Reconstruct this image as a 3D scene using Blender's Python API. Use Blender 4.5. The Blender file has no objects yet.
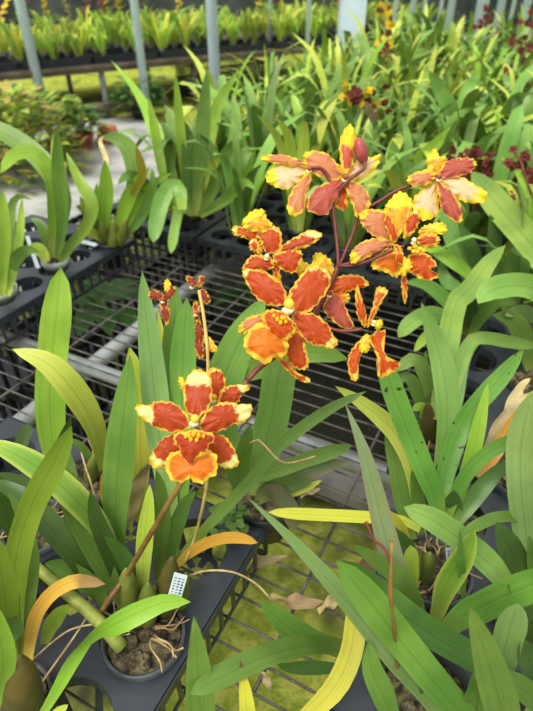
import bpy, bmesh, math, random
from mathutils import Vector, Matrix
R = math.radians
rnd = random.Random(7)
sc = bpy.context.scene
COL = bpy.context.scene.collection

# ------------------------------------------------------------------ camera model
FPX, PITCH, CAMZ = 540.0, R(36.5), 1.10
CAM = Vector((0, 0, CAMZ))
FWD = Vector((0, math.cos(PITCH), -math.sin(PITCH)))
UPV = Vector((0, math.sin(PITCH), math.cos(PITCH)))
RGT = Vector((1, 0, 0))
def at(x, y, t):
    """world point seen at photo pixel x, y at depth t (metres along the optical axis)"""
    return CAM + t * (FWD + RGT * ((x - 266.5) / FPX) - UPV * ((y - 355.5) / FPX))
def tz(x, y, z):
    d = FWD + RGT * ((x - 266.5) / FPX) - UPV * ((y - 355.5) / FPX)
    return (z - CAMZ) / d.z
def onz(x, y, z): return at(x, y, tz(x, y, z))
def depth(p): return (p - CAM).dot(FWD)
BA = R(-27)
BU = Vector((math.cos(BA), math.sin(BA), 0)); BV = Vector((-math.sin(BA), math.cos(BA), 0))
def buv(u, v, z=0.0): return BU * u + BV * v + Vector((0, 0, z))
ZB, ZT = 0.50, 0.555         # bench mesh, tray top

def lin(r, g, b):
    f = lambda c: (c / 255 / 12.92) if c <= 10 else ((c / 255 + .055) / 1.055) ** 2.4
    return (f(r), f(g), f(b), 1)

# ------------------------------------------------------------------ materials
def newmat(name):
    m = bpy.data.materials.new(name); m.use_nodes = True
    nt = m.node_tree; nt.nodes.clear()
    out = nt.nodes.new('ShaderNodeOutputMaterial')
    return m, nt, out
def N(nt, t, **kw):
    n = nt.nodes.new(t)
    for k, v in kw.items():
        if k == 'inp':
            for kk, vv in v.items(): n.inputs[kk].default_value = vv
        else: setattr(n, k, v)
    return n
def mixc(nt, a, b, fac, mode='MIX'):
    n = nt.nodes.new('ShaderNodeMix'); n.data_type = 'RGBA'; n.blend_type = mode
    for sock, v in ((n.inputs[0], fac), (n.inputs[6], a), (n.inputs[7], b)):
        if hasattr(v, 'is_linked') or isinstance(v, bpy.types.NodeSocket): nt.links.new(v, sock)
        else: sock.default_value = v
    return n.outputs[2]
def math_(nt, op, a, b=0.0, c=0.0):
    n = nt.nodes.new('ShaderNodeMath'); n.operation = op
    for i, v in enumerate((a, b, c)):
        if isinstance(v, bpy.types.NodeSocket): nt.links.new(v, n.inputs[i])
        else: n.inputs[i].default_value = v
    return n.outputs[0]
def sstep(nt, x, lo, hi):
    n = nt.nodes.new('ShaderNodeMapRange'); n.interpolation_type = 'SMOOTHSTEP'
    n.inputs['From Min'].default_value = lo; n.inputs['From Max'].default_value = hi
    nt.links.new(x, n.inputs['Value'])
    return n.outputs['Result']
def objcoord(nt): return nt.nodes.new('ShaderNodeTexCoord').outputs['Object']
def noise(nt, vec, scale, detail=2.0, rough=.5):
    n = N(nt, 'ShaderNodeTexNoise', inp={'Scale': scale, 'Detail': detail, 'Roughness': rough})
    if vec is not None: nt.links.new(vec, n.inputs['Vector'])
    return n.outputs['Fac']
def uvxy(nt):
    u = nt.nodes.new('ShaderNodeUVMap'); s = nt.nodes.new('ShaderNodeSeparateXYZ')
    nt.links.new(u.outputs['UV'], s.inputs[0])
    return u.outputs['UV'], s.outputs['X'], s.outputs['Y']
def finish(nt, out, col, rough=.5, trans=0.0, spec=.5, bump=None, bstr=.3, metal=0.0, bdist=.002):
    p = N(nt, 'ShaderNodeBsdfPrincipled', inp={'Roughness': rough, 'Metallic': metal, 'Specular IOR Level': spec})
    if isinstance(col, bpy.types.NodeSocket): nt.links.new(col, p.inputs['Base Color'])
    else: p.inputs['Base Color'].default_value = col
    nrm = None
    if bump is not None:
        b = N(nt, 'ShaderNodeBump', inp={'Strength': bstr, 'Distance': bdist}); nt.links.new(bump, b.inputs['Height'])
        nt.links.new(b.outputs[0], p.inputs['Normal'])
    if trans > 0:
        tr = nt.nodes.new('ShaderNodeBsdfTranslucent')
        if isinstance(col, bpy.types.NodeSocket): nt.links.new(mixc(nt, col, (1, 1, .45, 1), .25, 'MULTIPLY'), tr.inputs['Color'])
        else: tr.inputs['Color'].default_value = col
        mx = N(nt, 'ShaderNodeMixShader', inp={0: trans})
        nt.links.new(p.outputs[0], mx.inputs[1]); nt.links.new(tr.outputs[0], mx.inputs[2])
        nt.links.new(mx.outputs[0], out.inputs['Surface'])
    else: nt.links.new(p.outputs[0], out.inputs['Surface'])

def leaf_mat(name, c1, c2, tip=None, tipat=.8, spots=0.0, trans=.18, rough=.38, edge=None, hue=None):
    if hue is None: hue = .489 if c1[1] > c1[0] + 15 else .492
    m, nt, out = newmat(name)
    uv, ux, uy = uvxy(nt); oc = objcoord(nt)
    info = nt.nodes.new('ShaderNodeObjectInfo')
    n1 = noise(nt, oc, 14, 3)
    col = mixc(nt, lin(*c1), lin(*c2), sstep(nt, n1, .35, .68))
    mp = N(nt, 'ShaderNodeMapping', inp={'Scale': (22, .8, 1)}); nt.links.new(uv, mp.inputs[0])
    streak = noise(nt, mp.outputs[0], 1.0, 2)
    col = mixc(nt, col, mixc(nt, col, (.78, .84, .74, 1), 1.0, 'MULTIPLY'), sstep(nt, streak, .42, .75))
    n5 = noise(nt, oc, 5, 2)
    col = mixc(nt, col, mixc(nt, col, (1.25, 1.12, .8, 1), 1.0, 'MULTIPLY'), sstep(nt, n5, .45, .7))
    if edge:
        e = math_(nt, 'ABSOLUTE', math_(nt, 'SUBTRACT', ux, .5))
        col = mixc(nt, col, lin(*edge), math_(nt, 'MULTIPLY', sstep(nt, e, .25, .5), .7))
    # midrib groove
    rib = math_(nt, 'ABSOLUTE', math_(nt, 'SUBTRACT', ux, .5))
    ribm = math_(nt, 'SUBTRACT', 1.0, sstep(nt, rib, .0, .045))
    col = mixc(nt, col, mixc(nt, col, (.6, .68, .5, 1), 1.0, 'MULTIPLY'), math_(nt, 'MULTIPLY', ribm, .55))
    # paler base
    col = mixc(nt, mixc(nt, col, lin(185, 195, 90), .45), col, sstep(nt, uy, .0, .22))
    if tip:
        tt = math_(nt, 'ADD', uy, math_(nt, 'MULTIPLY', math_(nt, 'SUBTRACT', noise(nt, oc, 60, 2), .5), .12))
        col = mixc(nt, col, lin(*tip), sstep(nt, tt, tipat, min(1.0, tipat + .12)))
    if spots > 0:
        sp = sstep(nt, noise(nt, oc, 110, 1), .78 - .1 * spots, .82 - .1 * spots)
        col = mixc(nt, col, lin(45, 40, 20), math_(nt, 'MULTIPLY', sp, .85))
    v = math_(nt, 'ADD', .82, math_(nt, 'MULTIPLY', info.outputs['Random'], .36))
    hsv = nt.nodes.new('ShaderNodeHueSaturation')
    hsv.inputs['Saturation'].default_value = .93; nt.links.new(v, hsv.inputs['Value']); nt.links.new(col, hsv.inputs['Color'])
    nt.links.new(math_(nt, 'ADD', hue, math_(nt, 'MULTIPLY', info.outputs['Random'], .024)), hsv.inputs['Hue'])
    finish(nt, out, hsv.outputs[0], rough, trans, .5, streak, .06)
    return m
LM = {
 'green': leaf_mat('leaf_mid_green', (102, 142, 48), (124, 160, 64)),
 'pale':  leaf_mat('leaf_pale_green', (122, 160, 66), (142, 176, 84), rough=.42),
 'dark':  leaf_mat('leaf_deep_green', (78, 114, 42), (98, 136, 54)),
 'blue':  leaf_mat('leaf_grey_green', (130, 160, 92), (148, 176, 108), rough=.34),
 'fresh': leaf_mat('leaf_fresh_green', (138, 174, 36), (160, 192, 58)),
 'lime':  leaf_mat('leaf_lime_yellow', (182, 200, 66), (206, 214, 88)),
 'yellow': leaf_mat('leaf_yellow', (196, 190, 40), (206, 200, 62), rough=.5),
 'gold':  leaf_mat('leaf_golden', (214, 160, 28), (226, 184, 50), rough=.5),
 'orange': leaf_mat('leaf_orange', (224, 156, 40), (218, 172, 60), tip=(150, 112, 56), tipat=.72, rough=.55),
 'drytip': leaf_mat('leaf_yellow_dry_tip', (216, 204, 60), (190, 190, 60), tip=(120, 80, 55), tipat=.72, rough=.55),
 'brown': leaf_mat('leaf_withered', (166, 142, 108), (200, 180, 144), rough=.75, trans=.1),
 'purple': leaf_mat('leaf_greyish_purple', (112, 110, 76), (96, 120, 66), edge=(120, 92, 80)),
 'mauve': leaf_mat('leaf_grey_mauve', (132, 152, 104), (148, 160, 120), edge=(150, 138, 118)),
 'spot':  leaf_mat('leaf_spotted', (98, 148, 48), (120, 164, 62), spots=1.0),
 'limetip': leaf_mat('leaf_lime_patched', (122, 164, 48), (160, 188, 66), edge=(190, 205, 90)),
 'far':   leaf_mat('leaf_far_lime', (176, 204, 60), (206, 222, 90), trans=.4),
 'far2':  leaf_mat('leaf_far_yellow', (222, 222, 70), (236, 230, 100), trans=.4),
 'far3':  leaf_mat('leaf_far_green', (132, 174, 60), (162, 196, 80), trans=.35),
}

def petal_mat(name, c1, c2, margin, mthr, tipcol, tipat, line=(246, 226, 150), back=None, rough=.45, fleck=.5):
    """petal sheet: uv.x is the distance from the rim, uv.y runs from base to tip"""
    m, nt, out = newmat(name)
    uv, ux, uy = uvxy(nt); oc = objcoord(nt)
    n1 = noise(nt, oc, 110, 3, .6); n2 = noise(nt, oc, 420, 2)
    n3 = noise(nt, oc, 260, 2)
    wob = math_(nt, 'ADD', math_(nt, 'MULTIPLY', math_(nt, 'SUBTRACT', n3, .5), .35), math_(nt, 'MULTIPLY', math_(nt, 'SUBTRACT', noise(nt, oc, 95, 2), .5), .85))
    wob2 = math_(nt, 'MULTIPLY', math_(nt, 'SUBTRACT', n1, .5), .5)
    e = math_(nt, 'ADD', ux, wob)
    ty = math_(nt, 'ADD', uy, wob2)
    mp = N(nt, 'ShaderNodeMapping', inp={'Scale': (9, 1.2, 1)}); nt.links.new(uv, mp.inputs[0])
    st = noise(nt, mp.outputs[0], 2.0, 2)
    col = mixc(nt, lin(*c1), lin(*c2), sstep(nt, st, .38, .66))
    fl = math_(nt, 'MULTIPLY', sstep(nt, n2, .68, .74), fleck)
    col = mixc(nt, col, lin(*line), math_(nt, 'MULTIPLY', fl, .55))
    # pale line between blotch and rim, then the rim itself
    col = mixc(nt, mixc(nt, col, lin(*line), math_(nt, 'ADD', .25, math_(nt, 'MULTIPLY', sstep(nt, n1, .4, .65), .6))), col, sstep(nt, e, mthr * .9, mthr * 1.35))
    col = mixc(nt, lin(*margin), col, sstep(nt, e, mthr * .55, mthr * 1.0))
    tm = sstep(nt, ty, tipat, tipat + .09)
    tipc = mixc(nt, lin(*margin), lin(*tipcol), sstep(nt, e, mthr * .3, mthr * 1.3))
    col = mixc(nt, col, tipc, tm)
    if back:
        g = nt.nodes.new('ShaderNodeNewGeometry')
        col = mixc(nt, col, mixc(nt, col, lin(*back), .6), g.outputs['Backfacing'])
    finish(nt, out, col, rough, .25, .35, n1, .25, bdist=.001)
    return m
PM = {
 'red':   petal_mat('petal_red_yellow_rim', (184, 74, 26), (200, 96, 40), (234, 186, 48), .18, (244, 232, 150), .80),
 'redtip': petal_mat('petal_red_cream_tip', (176, 72, 30), (190, 88, 42), (236, 192, 54), .16, (244, 234, 160), .68),
 'orange': petal_mat('petal_orange', (206, 106, 30), (194, 80, 28), (232, 186, 48), .18, (246, 226, 120), .84),
 'skirt': petal_mat('lip_skirt_orange', (226, 138, 38), (218, 116, 30), (240, 204, 70), .36, (240, 170, 50), 1.4, line=(246, 206, 90)),
 'liptop': petal_mat('lip_disc_red', (182, 78, 36), (172, 66, 30), (240, 192, 56), .20, (230, 120, 60), 1.5),
 'pink':  petal_mat('sepal_dusky_pink', (206, 130, 92), (216, 152, 108), (242, 200, 56), .18, (244, 214, 70), .80, line=(240, 200, 130), fleck=.2),
 'rose':  petal_mat('sepal_rose', (180, 88, 74), (194, 112, 90), (236, 188, 66), .13, (240, 212, 60), .86, line=(228, 160, 120), fleck=.2),
 'cream': petal_mat('petal_cream_back', (240, 214, 176), (234, 194, 148), (244, 212, 60), .22, (246, 226, 64), .72, line=(244, 220, 140), fleck=.1),
 'yellowp': petal_mat('petal_yellow', (238, 190, 60), (230, 150, 50), (240, 210, 50), .30, (246, 226, 70), .62),
 'dorsal': petal_mat('sepal_red_yellow_top', (198, 96, 66), (206, 112, 76), (240, 200, 46), .22, (242, 214, 50), .50),
 'dull':  petal_mat('petal_withered_red', (140, 50, 28), (166, 78, 36), (206, 160, 54), .07, (222, 186, 70), .82),
}
def simple_mat(name, c1, c2, scale=20, rough=.6, metal=0.0, bstr=.2, spec=.5, bdist=.002, trans=0.0, lo=.35, hi=.65):
    m, nt, out = newmat(name); oc = objcoord(nt)
    n1 = noise(nt, oc, scale, 4, .6)
    finish(nt, out, mixc(nt, lin(*c1), lin(*c2), sstep(nt, n1, lo, hi)), rough, trans, spec, n1, bstr, metal, bdist)
    return m
M = {
 'stem': simple_mat('stem_maroon', (112, 52, 50), (136, 72, 66), 60, .42),
 'stem_brown': simple_mat('stem_brown_green', (126, 92, 52), (150, 124, 66), 40, .5),
 'stem_green': simple_mat('stem_green', (140, 156, 70), (164, 170, 88), 60, .5),
 'stem_tan': simple_mat('stem_tan', (190, 164, 96), (214, 194, 124), 60, .6),
 'bud': simple_mat('bud_rose', (146, 62, 66), (176, 96, 86), 60, .4),
 'column': simple_mat('column_cream', (240, 226, 180), (246, 236, 206), 200, .4),
 'knob': simple_mat('column_yellow', (236, 196, 56), (246, 216, 90), 200, .4),
 'crest': simple_mat('crest_orange_yellow', (246, 168, 16), (250, 188, 36), 200, .4),
 'pot': simple_mat('pot_grey_plastic', (60, 64, 66), (84, 88, 90), 25, .38),
 'pot_dark': simple_mat('pot_black_plastic', (30, 33, 36), (46, 50, 54), 25, .4),
 'pot_clear': simple_mat('pot_pale_plastic', (150, 156, 152), (172, 176, 172), 25, .35),
 'tray': simple_mat('tray_plastic', (50, 55, 64), (64, 70, 79), 12, .34),
 'tray_dark': simple_mat('tray_dark_plastic', (36, 40, 46), (50, 54, 60), 12, .4),  # darker plastic of the back trays and the crates
 'bark': simple_mat('bark_medium', (56, 48, 36), (132, 122, 90), 120, .9, bstr=1.0, bdist=.006),
 'root': simple_mat('root_tan', (176, 150, 104), (204, 184, 142), 80, .8),
 'bulb': simple_mat('pseudobulb_green', (104, 118, 48), (136, 142, 66), 30, .45),
 'bulb_brown': simple_mat('pseudobulb_brown', (84, 84, 36), (112, 98, 50), 30, .5),
 'wire': simple_mat('wire_weathered', (62, 60, 56), (118, 114, 110), 30, .5, .1),
 'rail': simple_mat('rail_galvanised', (140, 144, 146), (166, 170, 172), 18, .45, .1),
 'post': simple_mat('post_galvanised', (190, 210, 224), (212, 228, 238), 6, .5, 0.0, lo=.3, hi=.7),
 'tag': simple_mat('plant_tag_plastic', (206, 220, 228), (224, 234, 238), 30, .4),
 'ink': simple_mat('pencil_marks', (90, 96, 104), (110, 116, 124), 30, .8),
 'terracotta': simple_mat('terracotta', (166, 88, 62), (192, 112, 82), 20, .8),
 'wood': simple_mat('weathered_wood', (92, 84, 70), (122, 112, 94), 8, .8),
 'stone': simple_mat('pale_stone', (140, 140, 136), (178, 178, 174), 5, .9, bstr=.8, bdist=.02),
 'plank': simple_mat('grey_plank', (112, 110, 104), (138, 136, 130), 9, .9),
 'yflower': simple_mat('flower_yellow', (240, 206, 40), (246, 220, 70), 90, .5, trans=.3),
 'rflower': simple_mat('flower_dark_red', (112, 44, 42), (138, 62, 52), 90, .6, trans=.2),
 'shrubleaf': simple_mat('shrub_leaf', (140, 172, 64), (200, 206, 100), 30, .5, trans=.25),
 'shrubred': simple_mat('shrub_leaf_bronze', (172, 164, 84), (196, 170, 104), 30, .5, trans=.25),
 'fern': simple_mat('undergrowth_leaf', (72, 118, 52), (96, 142, 66), 20, .55, trans=.2),
 'weed': simple_mat('weed_leaf', (84, 118, 52), (110, 142, 66), 40, .6, trans=.2),
}
def ground_mat():
    m, nt, out = newmat('ground_moss_soil_shade'); oc = objcoord(nt)
    n1 = noise(nt, oc, 3.2, 4, .6); n2 = noise(nt, oc, 26, 5, .65); n3 = noise(nt, oc, 90, 3, .7)
    moss = mixc(nt, lin(140, 156, 52), lin(192, 194, 96), sstep(nt, n2, .35, .68))
    soil = mixc(nt, lin(70, 72, 50), lin(104, 104, 78), n2)
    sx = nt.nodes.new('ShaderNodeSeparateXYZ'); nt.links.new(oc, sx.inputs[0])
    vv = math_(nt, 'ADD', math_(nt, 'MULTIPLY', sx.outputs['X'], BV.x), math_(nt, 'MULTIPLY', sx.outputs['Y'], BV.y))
    dark = mixc(nt, lin(26, 26, 22), lin(62, 62, 48), n2)  # dark soil with the near bench's shade painted into its colour
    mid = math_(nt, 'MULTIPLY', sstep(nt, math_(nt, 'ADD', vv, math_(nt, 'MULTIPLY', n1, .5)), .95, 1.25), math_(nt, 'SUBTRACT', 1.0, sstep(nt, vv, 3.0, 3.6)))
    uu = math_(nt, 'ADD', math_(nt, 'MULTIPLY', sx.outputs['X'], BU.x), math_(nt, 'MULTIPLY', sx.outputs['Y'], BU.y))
    mid = math_(nt, 'MULTIPLY', mid, sstep(nt, math_(nt, 'ADD', uu, n1), -1.5, -.9))  # keeps the painted shade to the ground below the bench
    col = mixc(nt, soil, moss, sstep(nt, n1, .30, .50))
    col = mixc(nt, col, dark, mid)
    col = mixc(nt, col, lin(168, 162, 122), math_(nt, 'MULTIPLY', sstep(nt, n3, .66, .74), .5))
    finish(nt, out, col, .95, 0, .2, n2, .8, bdist=.02)
    return m
def net_mat():
    m, nt, out = newmat('shade_net'); oc = objcoord(nt)
    n1 = noise(nt, oc, 1.3, 3, .6)
    w = N(nt, 'ShaderNodeTexWave', inp={'Scale': 1.4, 'Distortion': 1.5}); nt.links.new(oc, w.inputs[0])
    col = mixc(nt, lin(48, 53, 58), lin(84, 90, 96), sstep(nt, n1, .35, .7))
    col = mixc(nt, col, lin(70, 78, 66), math_(nt, 'MULTIPLY', w.outputs['Fac'], .4))
    finish(nt, out, col, .9, 0, .2)
    return m
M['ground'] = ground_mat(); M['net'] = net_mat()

# ------------------------------------------------------------------ object helpers
def mesh_obj(name, verts, faces, mats, parent=None, uvs=None, mi=None, smooth=True):
    """verts in world space; a parent's location is taken off"""
    off = Vector((0, 0, 0)); q = parent
    while q is not None: off += q.location; q = q.parent
    me = bpy.data.meshes.new(name)
    me.from_pydata([tuple(Vector(v) - off) for v in verts], [], faces)
    if not isinstance(mats, (list, tuple)): mats = [mats]
    for m in mats: me.materials.append(m)
    if mi: me.polygons.foreach_set('material_index', mi)
    if smooth: me.polygons.foreach_set('use_smooth', [True] * len(me.polygons))
    if uvs:
        ul = me.uv_layers.new(name='UVMap')
        ul.data.foreach_set('uv', [c for l in me.loops for c in uvs[l.vertex_index]])
    me.update()
    o = bpy.data.objects.new(name, me); COL.objects.link(o)
    if parent is not None: o.parent = parent
    return o
def thing(name, label, cat, loc, group=None):
    o = bpy.data.objects.new(name, None); COL.objects.link(o); o.location = loc
    o.empty_display_size = .05
    o['label'] = label; o['category'] = cat
    if group: o['group'] = group
    return o
def tag(o, label, cat, group=None):
    o['label'] = label; o['category'] = cat
    if group: o['group'] = group
    return o
class MB:
    def __init__(s): s.v = []; s.f = []; s.uv = []; s.mi = []
    def add(s, v, f, uv=None, mi=0):
        o = len(s.v); s.v += [Vector(p) for p in v]; s.f += [tuple(i + o for i in q) for q in f]
        s.uv += uv if uv else [(.5, .5)] * len(v); s.mi += [mi] * len(f)
    def build(s, name, mats, parent=None, smooth=True): return mesh_obj(name, s.v, s.f, mats, parent, s.uv, s.mi, smooth)

def spline(pts, n):
    """Catmull-Rom through points (tuples or Vectors), n samples spread by chord length"""
    P = [Vector(p) for p in pts]
    if len(P) == 2: return [P[0].lerp(P[1], i / (n - 1)) for i in range(n)]
    d = [0]
    for a, b in zip(P, P[1:]): d.append(d[-1] + max((b - a).length, 1e-9))
    E = [P[0] * 2 - P[1]] + P + [P[-1] * 2 - P[-2]]
    out = []
    for i in range(n):
        s = d[-1] * i / (n - 1); k = 0
        while k < len(P) - 2 and s > d[k + 1]: k += 1
        t = (s - d[k]) / (d[k + 1] - d[k])
        p0, p1, p2, p3 = E[k], E[k + 1], E[k + 2], E[k + 3]
        out.append(.5 * ((2 * p1) + (p2 - p0) * t + (2 * p0 - 5 * p1 + 4 * p2 - p3) * t * t + (3 * p1 - p0 - 3 * p2 + p3) * t ** 3))
    return out
def closed(pts, n):
    P = [Vector(p) for p in pts]; m = len(P); per = max(2, round(n / m)); out = []
    for k in range(m):
        p0, p1, p2, p3 = P[k - 1], P[k], P[(k + 1) % m], P[(k + 2) % m]
        for j in range(per):
            t = j / per
            out.append(.5 * ((2 * p1) + (p2 - p0) * t + (2 * p0 - 5 * p1 + 4 * p2 - p3) * t * t + (3 * p1 - p0 - 3 * p2 + p3) * t ** 3))
    return out
PROF = {
 'lance': lambda s: (.42 + .58 * min(1, s / .45) ** .8) * (1 if s < .5 else max(0, 1 - ((s - .5) / .5) ** 2.0) ** .75),
 'strap': lambda s: (.55 + .45 * min(1, s / .3)) * (1 if s < .72 else max(0, 1 - ((s - .72) / .28) ** 2) ** .6),
 'blade': lambda s: (.7 + .3 * min(1, s / .3)) * (1 if s < .3 else max(0, 1 - ((s - .3) / .7) ** 1.6) ** .9),
 'paddle': lambda s: (.30 + .70 * min(1, s / .62) ** 1.2) * (1 if s < .66 else max(0, 1 - ((s - .66) / .34) ** 2.2) ** .6),
}
def ribbon(mb, cl, W, side_of, prof, fold=.22, mi=0, ruf=0.0, seed=0):
    """leaf blade along world centreline cl; W half-width in metres; folded along the midrib"""
    n = len(cl); base = []; uv = []; fs = []
    XS = (-1, -.55, 0, .55, 1)
    for i, p in enumerate(cl):
        s = i / (n - 1)
        tan = (cl[min(i + 1, n - 1)] - cl[max(i - 1, 0)]).normalized()
        sd, nm = side_of(p, tan, s)
        w = max(W * PROF[prof](s), 1e-5)
        for x in XS:
            rr = ruf * W * math.sin(s * 17 + seed + x * 2) * abs(x)
            base.append(p + sd * (w * x) + nm * (w * fold * (abs(x) ** 1.3) * (1 - .4 * s) + rr)); uv.append((.5 + x * .5, s))
    m = len(XS)
    for i in range(n - 1):
        for j in range(m - 1):
            a = i * m + j; fs.append((a, a + 1, a + m + 1, a + m))
    mb.add(base, fs, uv, mi)
def cam_side(tw):
    def f(p, tan, s):
        view = (p - CAM).normalized()
        sd = tan.cross(view)
        if sd.length < 1e-6: sd = Vector((1, 0, 0))
        sd.normalize(); nm = sd.cross(tan).normalized()
        if nm.dot(view) > 0: nm = -nm
        a = tw if not callable(tw) else tw(s)
        return sd * math.cos(a) + nm * math.sin(a), nm * math.cos(a) - sd * math.sin(a)
    return f
def tube(mb, pts, rad, seg=8, n=None, mi=0, cap=True):
    n = n or max(4, 4 * len(pts)); cl = spline(pts, n); vs = []; fs = []
    up = None
    for i, p in enumerate(cl):
        tan = (cl[min(i + 1, n - 1)] - cl[max(i - 1, 0)]).normalized()
        if up is None:
            up = tan.orthogonal().normalized()
        else:
            up = (up - tan * up.dot(tan)).normalized()
        b = tan.cross(up); r = rad(i / (n - 1)) if callable(rad) else rad
        for k in range(seg):
            a = 2 * math.pi * k / seg; vs.append(p + (up * math.cos(a) + b * math.sin(a)) * r)
    for i in range(n - 1):
        for k in range(seg):
            a = i * seg + k; b2 = i * seg + (k + 1) % seg; fs.append((a, b2, b2 + seg, a + seg))
    if cap: fs.append(tuple(range(seg))[::-1]); fs.append(tuple((n - 1) * seg + k for k in range(seg)))
    mb.add(vs, fs, None, mi)
def blob(mb, c, r, mi=0, seg=10, rings=7, axis=None, seed=0, lump=0.0):
    """lumpy ellipsoid; r is a 3-vector, optional rotation to axis (its z)"""
    rot = Vector((0, 0, 1)).rotation_difference(axis).to_matrix() if axis is not None else Matrix.Identity(3)
    vs = []; fs = []; q = random.Random(seed)
    for i in range(rings + 1):
        th = math.pi * i / rings
        for k in range(seg):
            ph = 2 * math.pi * k / seg; l = 1 + lump * (q.random() - .5)
            vs.append(Vector(c) + rot @ Vector((r[0] * math.sin(th) * math.cos(ph) * l, r[1] * math.sin(th) * math.sin(ph) * l, r[2] * math.cos(th))))
    for i in range(rings):
        for k in range(seg):
            a = i * seg + k; b = i * seg + (k + 1) % seg; fs.append((a, a + seg, b + seg, b))
    mb.add(vs, fs, None, mi)
def box(mb, c, ex, ey, ez, mi=0):
    c = Vector(c)
    vs = [c + ex * a + ey * b + ez * d for a in (-1, 1) for b in (-1, 1) for d in (-1, 1)]
    mb.add(vs, [(0, 1, 3, 2), (4, 6, 7, 5), (0, 4, 5, 1), (2, 3, 7, 6), (0, 2, 6, 4), (1, 5, 7, 3)], None, mi)
def lathe(mb, c, prof, seg=24, mi=0):
    vs = []; fs = []
    for r, z in prof:
        for k in range(seg):
            a = 2 * math.pi * k / seg; vs.append(Vector(c) + Vector((r * math.cos(a), r * math.sin(a), z)))
    for i in range(len(prof) - 1):
        for k in range(seg):
            a = i * seg + k; b = i * seg + (k + 1) % seg; fs.append((a, b, b + seg, a + seg))
    mb.add(vs, fs, None, mi)
Z = Vector((0, 0, 1))

# ------------------------------------------------------------------ plants traced from the photo
def trace_cl(pts, zb, zt, bow=0.0, n=16):
    """photo pixels (base first) to a world centreline running from height zb to height zt"""
    tb = tz(*pts[0], zb); te = tz(*pts[-1], zt)
    px = spline([(x, y, 0) for x, y in pts], n)
    L = [0]
    for a, b in zip(px, px[1:]): L.append(L[-1] + (b - a).length)
    out = []
    for p, l in zip(px, L):
        s = l / L[-1]; t = 1 / ((1 - s) / tb + s / te) - bow * math.sin(math.pi * s)
        out.append(at(p.x, p.y, t))
    return out
def leaf(root, m, pts, w, zt, zb=.575, tw=.25, prof='lance', bow=0.0, fold=.22, label=None, ruf=.05):
    cl = trace_cl(pts, zb, zt, bow)
    mid = cl[len(cl) // 2]
    mb = MB(); ribbon(mb, cl, w * .5 * depth(mid) / FPX / max(.5, math.cos(tw if not callable(tw) else 0)), cam_side(tw), prof, fold, 0, ruf, rnd.random() * 6)
    o = mb.build('leaf', LM[m], root)
    if label: o['label'] = label
    return o
def pot(root, c, r, h, m, rim=.010):
    mb = MB()
    lathe(mb, c, [(r * .74, -h), (r * .98, -.008), (r * 1.04, -.008), (r * 1.06, rim), (r * .97, rim), (r * .95, -.014), (0.001, -.014)], 28)
    return mb.build('pot', M[m], root)
def medium(root, c, r, seed, nch=22, z=.0):
    mb = MB(); q = random.Random(seed)
    vs = [Vector(c) + Vector((0, 0, z + .004))]; fs = []
    for i in range(1, 5):
        for k in range(16):
            a = 2 * math.pi * k / 16; vs.append(Vector(c) + Vector((r * i / 4 * math.cos(a), r * i / 4 * math.sin(a), z - .004 + q.random() * .008)))
    for k in range(16): fs.append((0, 1 + k, 1 + (k + 1) % 16))
    for i in range(3):
        for k in range(16):
            a = 1 + i * 16 + k; b = 1 + i * 16 + (k + 1) % 16; fs.append((a, a + 16, b + 16, b))
    mb.add(vs, fs)
    for i in range(nch):
        a = q.random() * 6.28; rr = r * .85 * math.sqrt(q.random())
        blob(mb, Vector(c) + Vector((rr * math.cos(a), rr * math.sin(a), z + .003)), (.004 + q.random() * .005, .003 + q.random() * .004, .003 + q.random() * .004), 0, 6, 4, Vector((q.random() - .5, q.random() - .5, q.random())).normalized(), i, .5)
    o = mb.build('bark_chips', M['bark'], root); o['kind'] = 'stuff'
    return o
def roots(root, c, r, seed, n=9, z=.008):
    q = random.Random(seed); mb = MB()
    for i in range(n):
        a = q.random() * 6.28; p = Vector(c) + Vector((r * .3 * math.cos(a), r * .3 * math.sin(a), z + .006)); pts = [p]
        for k in range(4):
            a += (q.random() - .5) * 1.3; p = p + Vector((math.cos(a), math.sin(a), 0)) * r * .22; p.z = c[2] + z + q.random() * .012; pts.append(p)
        tube(mb, pts, .0006 + q.random() * .0005, 5, 12)
    return mb.build('root', M['root'], root)
def bulb(root, base, tip, r, m='bulb'):
    base = Vector(base); tip = Vector(tip); mb = MB()
    tube(mb, [base, base.lerp(tip, .33), base.lerp(tip, .7), tip], lambda s: r * (.62 + .38 * math.sin(math.pi * min(1, s * 1.1 + .1))) * (1 if s < .75 else max(.12, 1 - ((s - .75) / .25) ** 2)), 10, 18)
    return mb.build('pseudobulb', M[m], root)
def pxtube(root, name, pts, r, m):
    """pts: (x, y, t) photo pixels with depth"""
    mb = MB(); tube(mb, [at(*p) for p in pts], r, 8, 5 * len(pts)); return mb.build(name, m, root)

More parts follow.
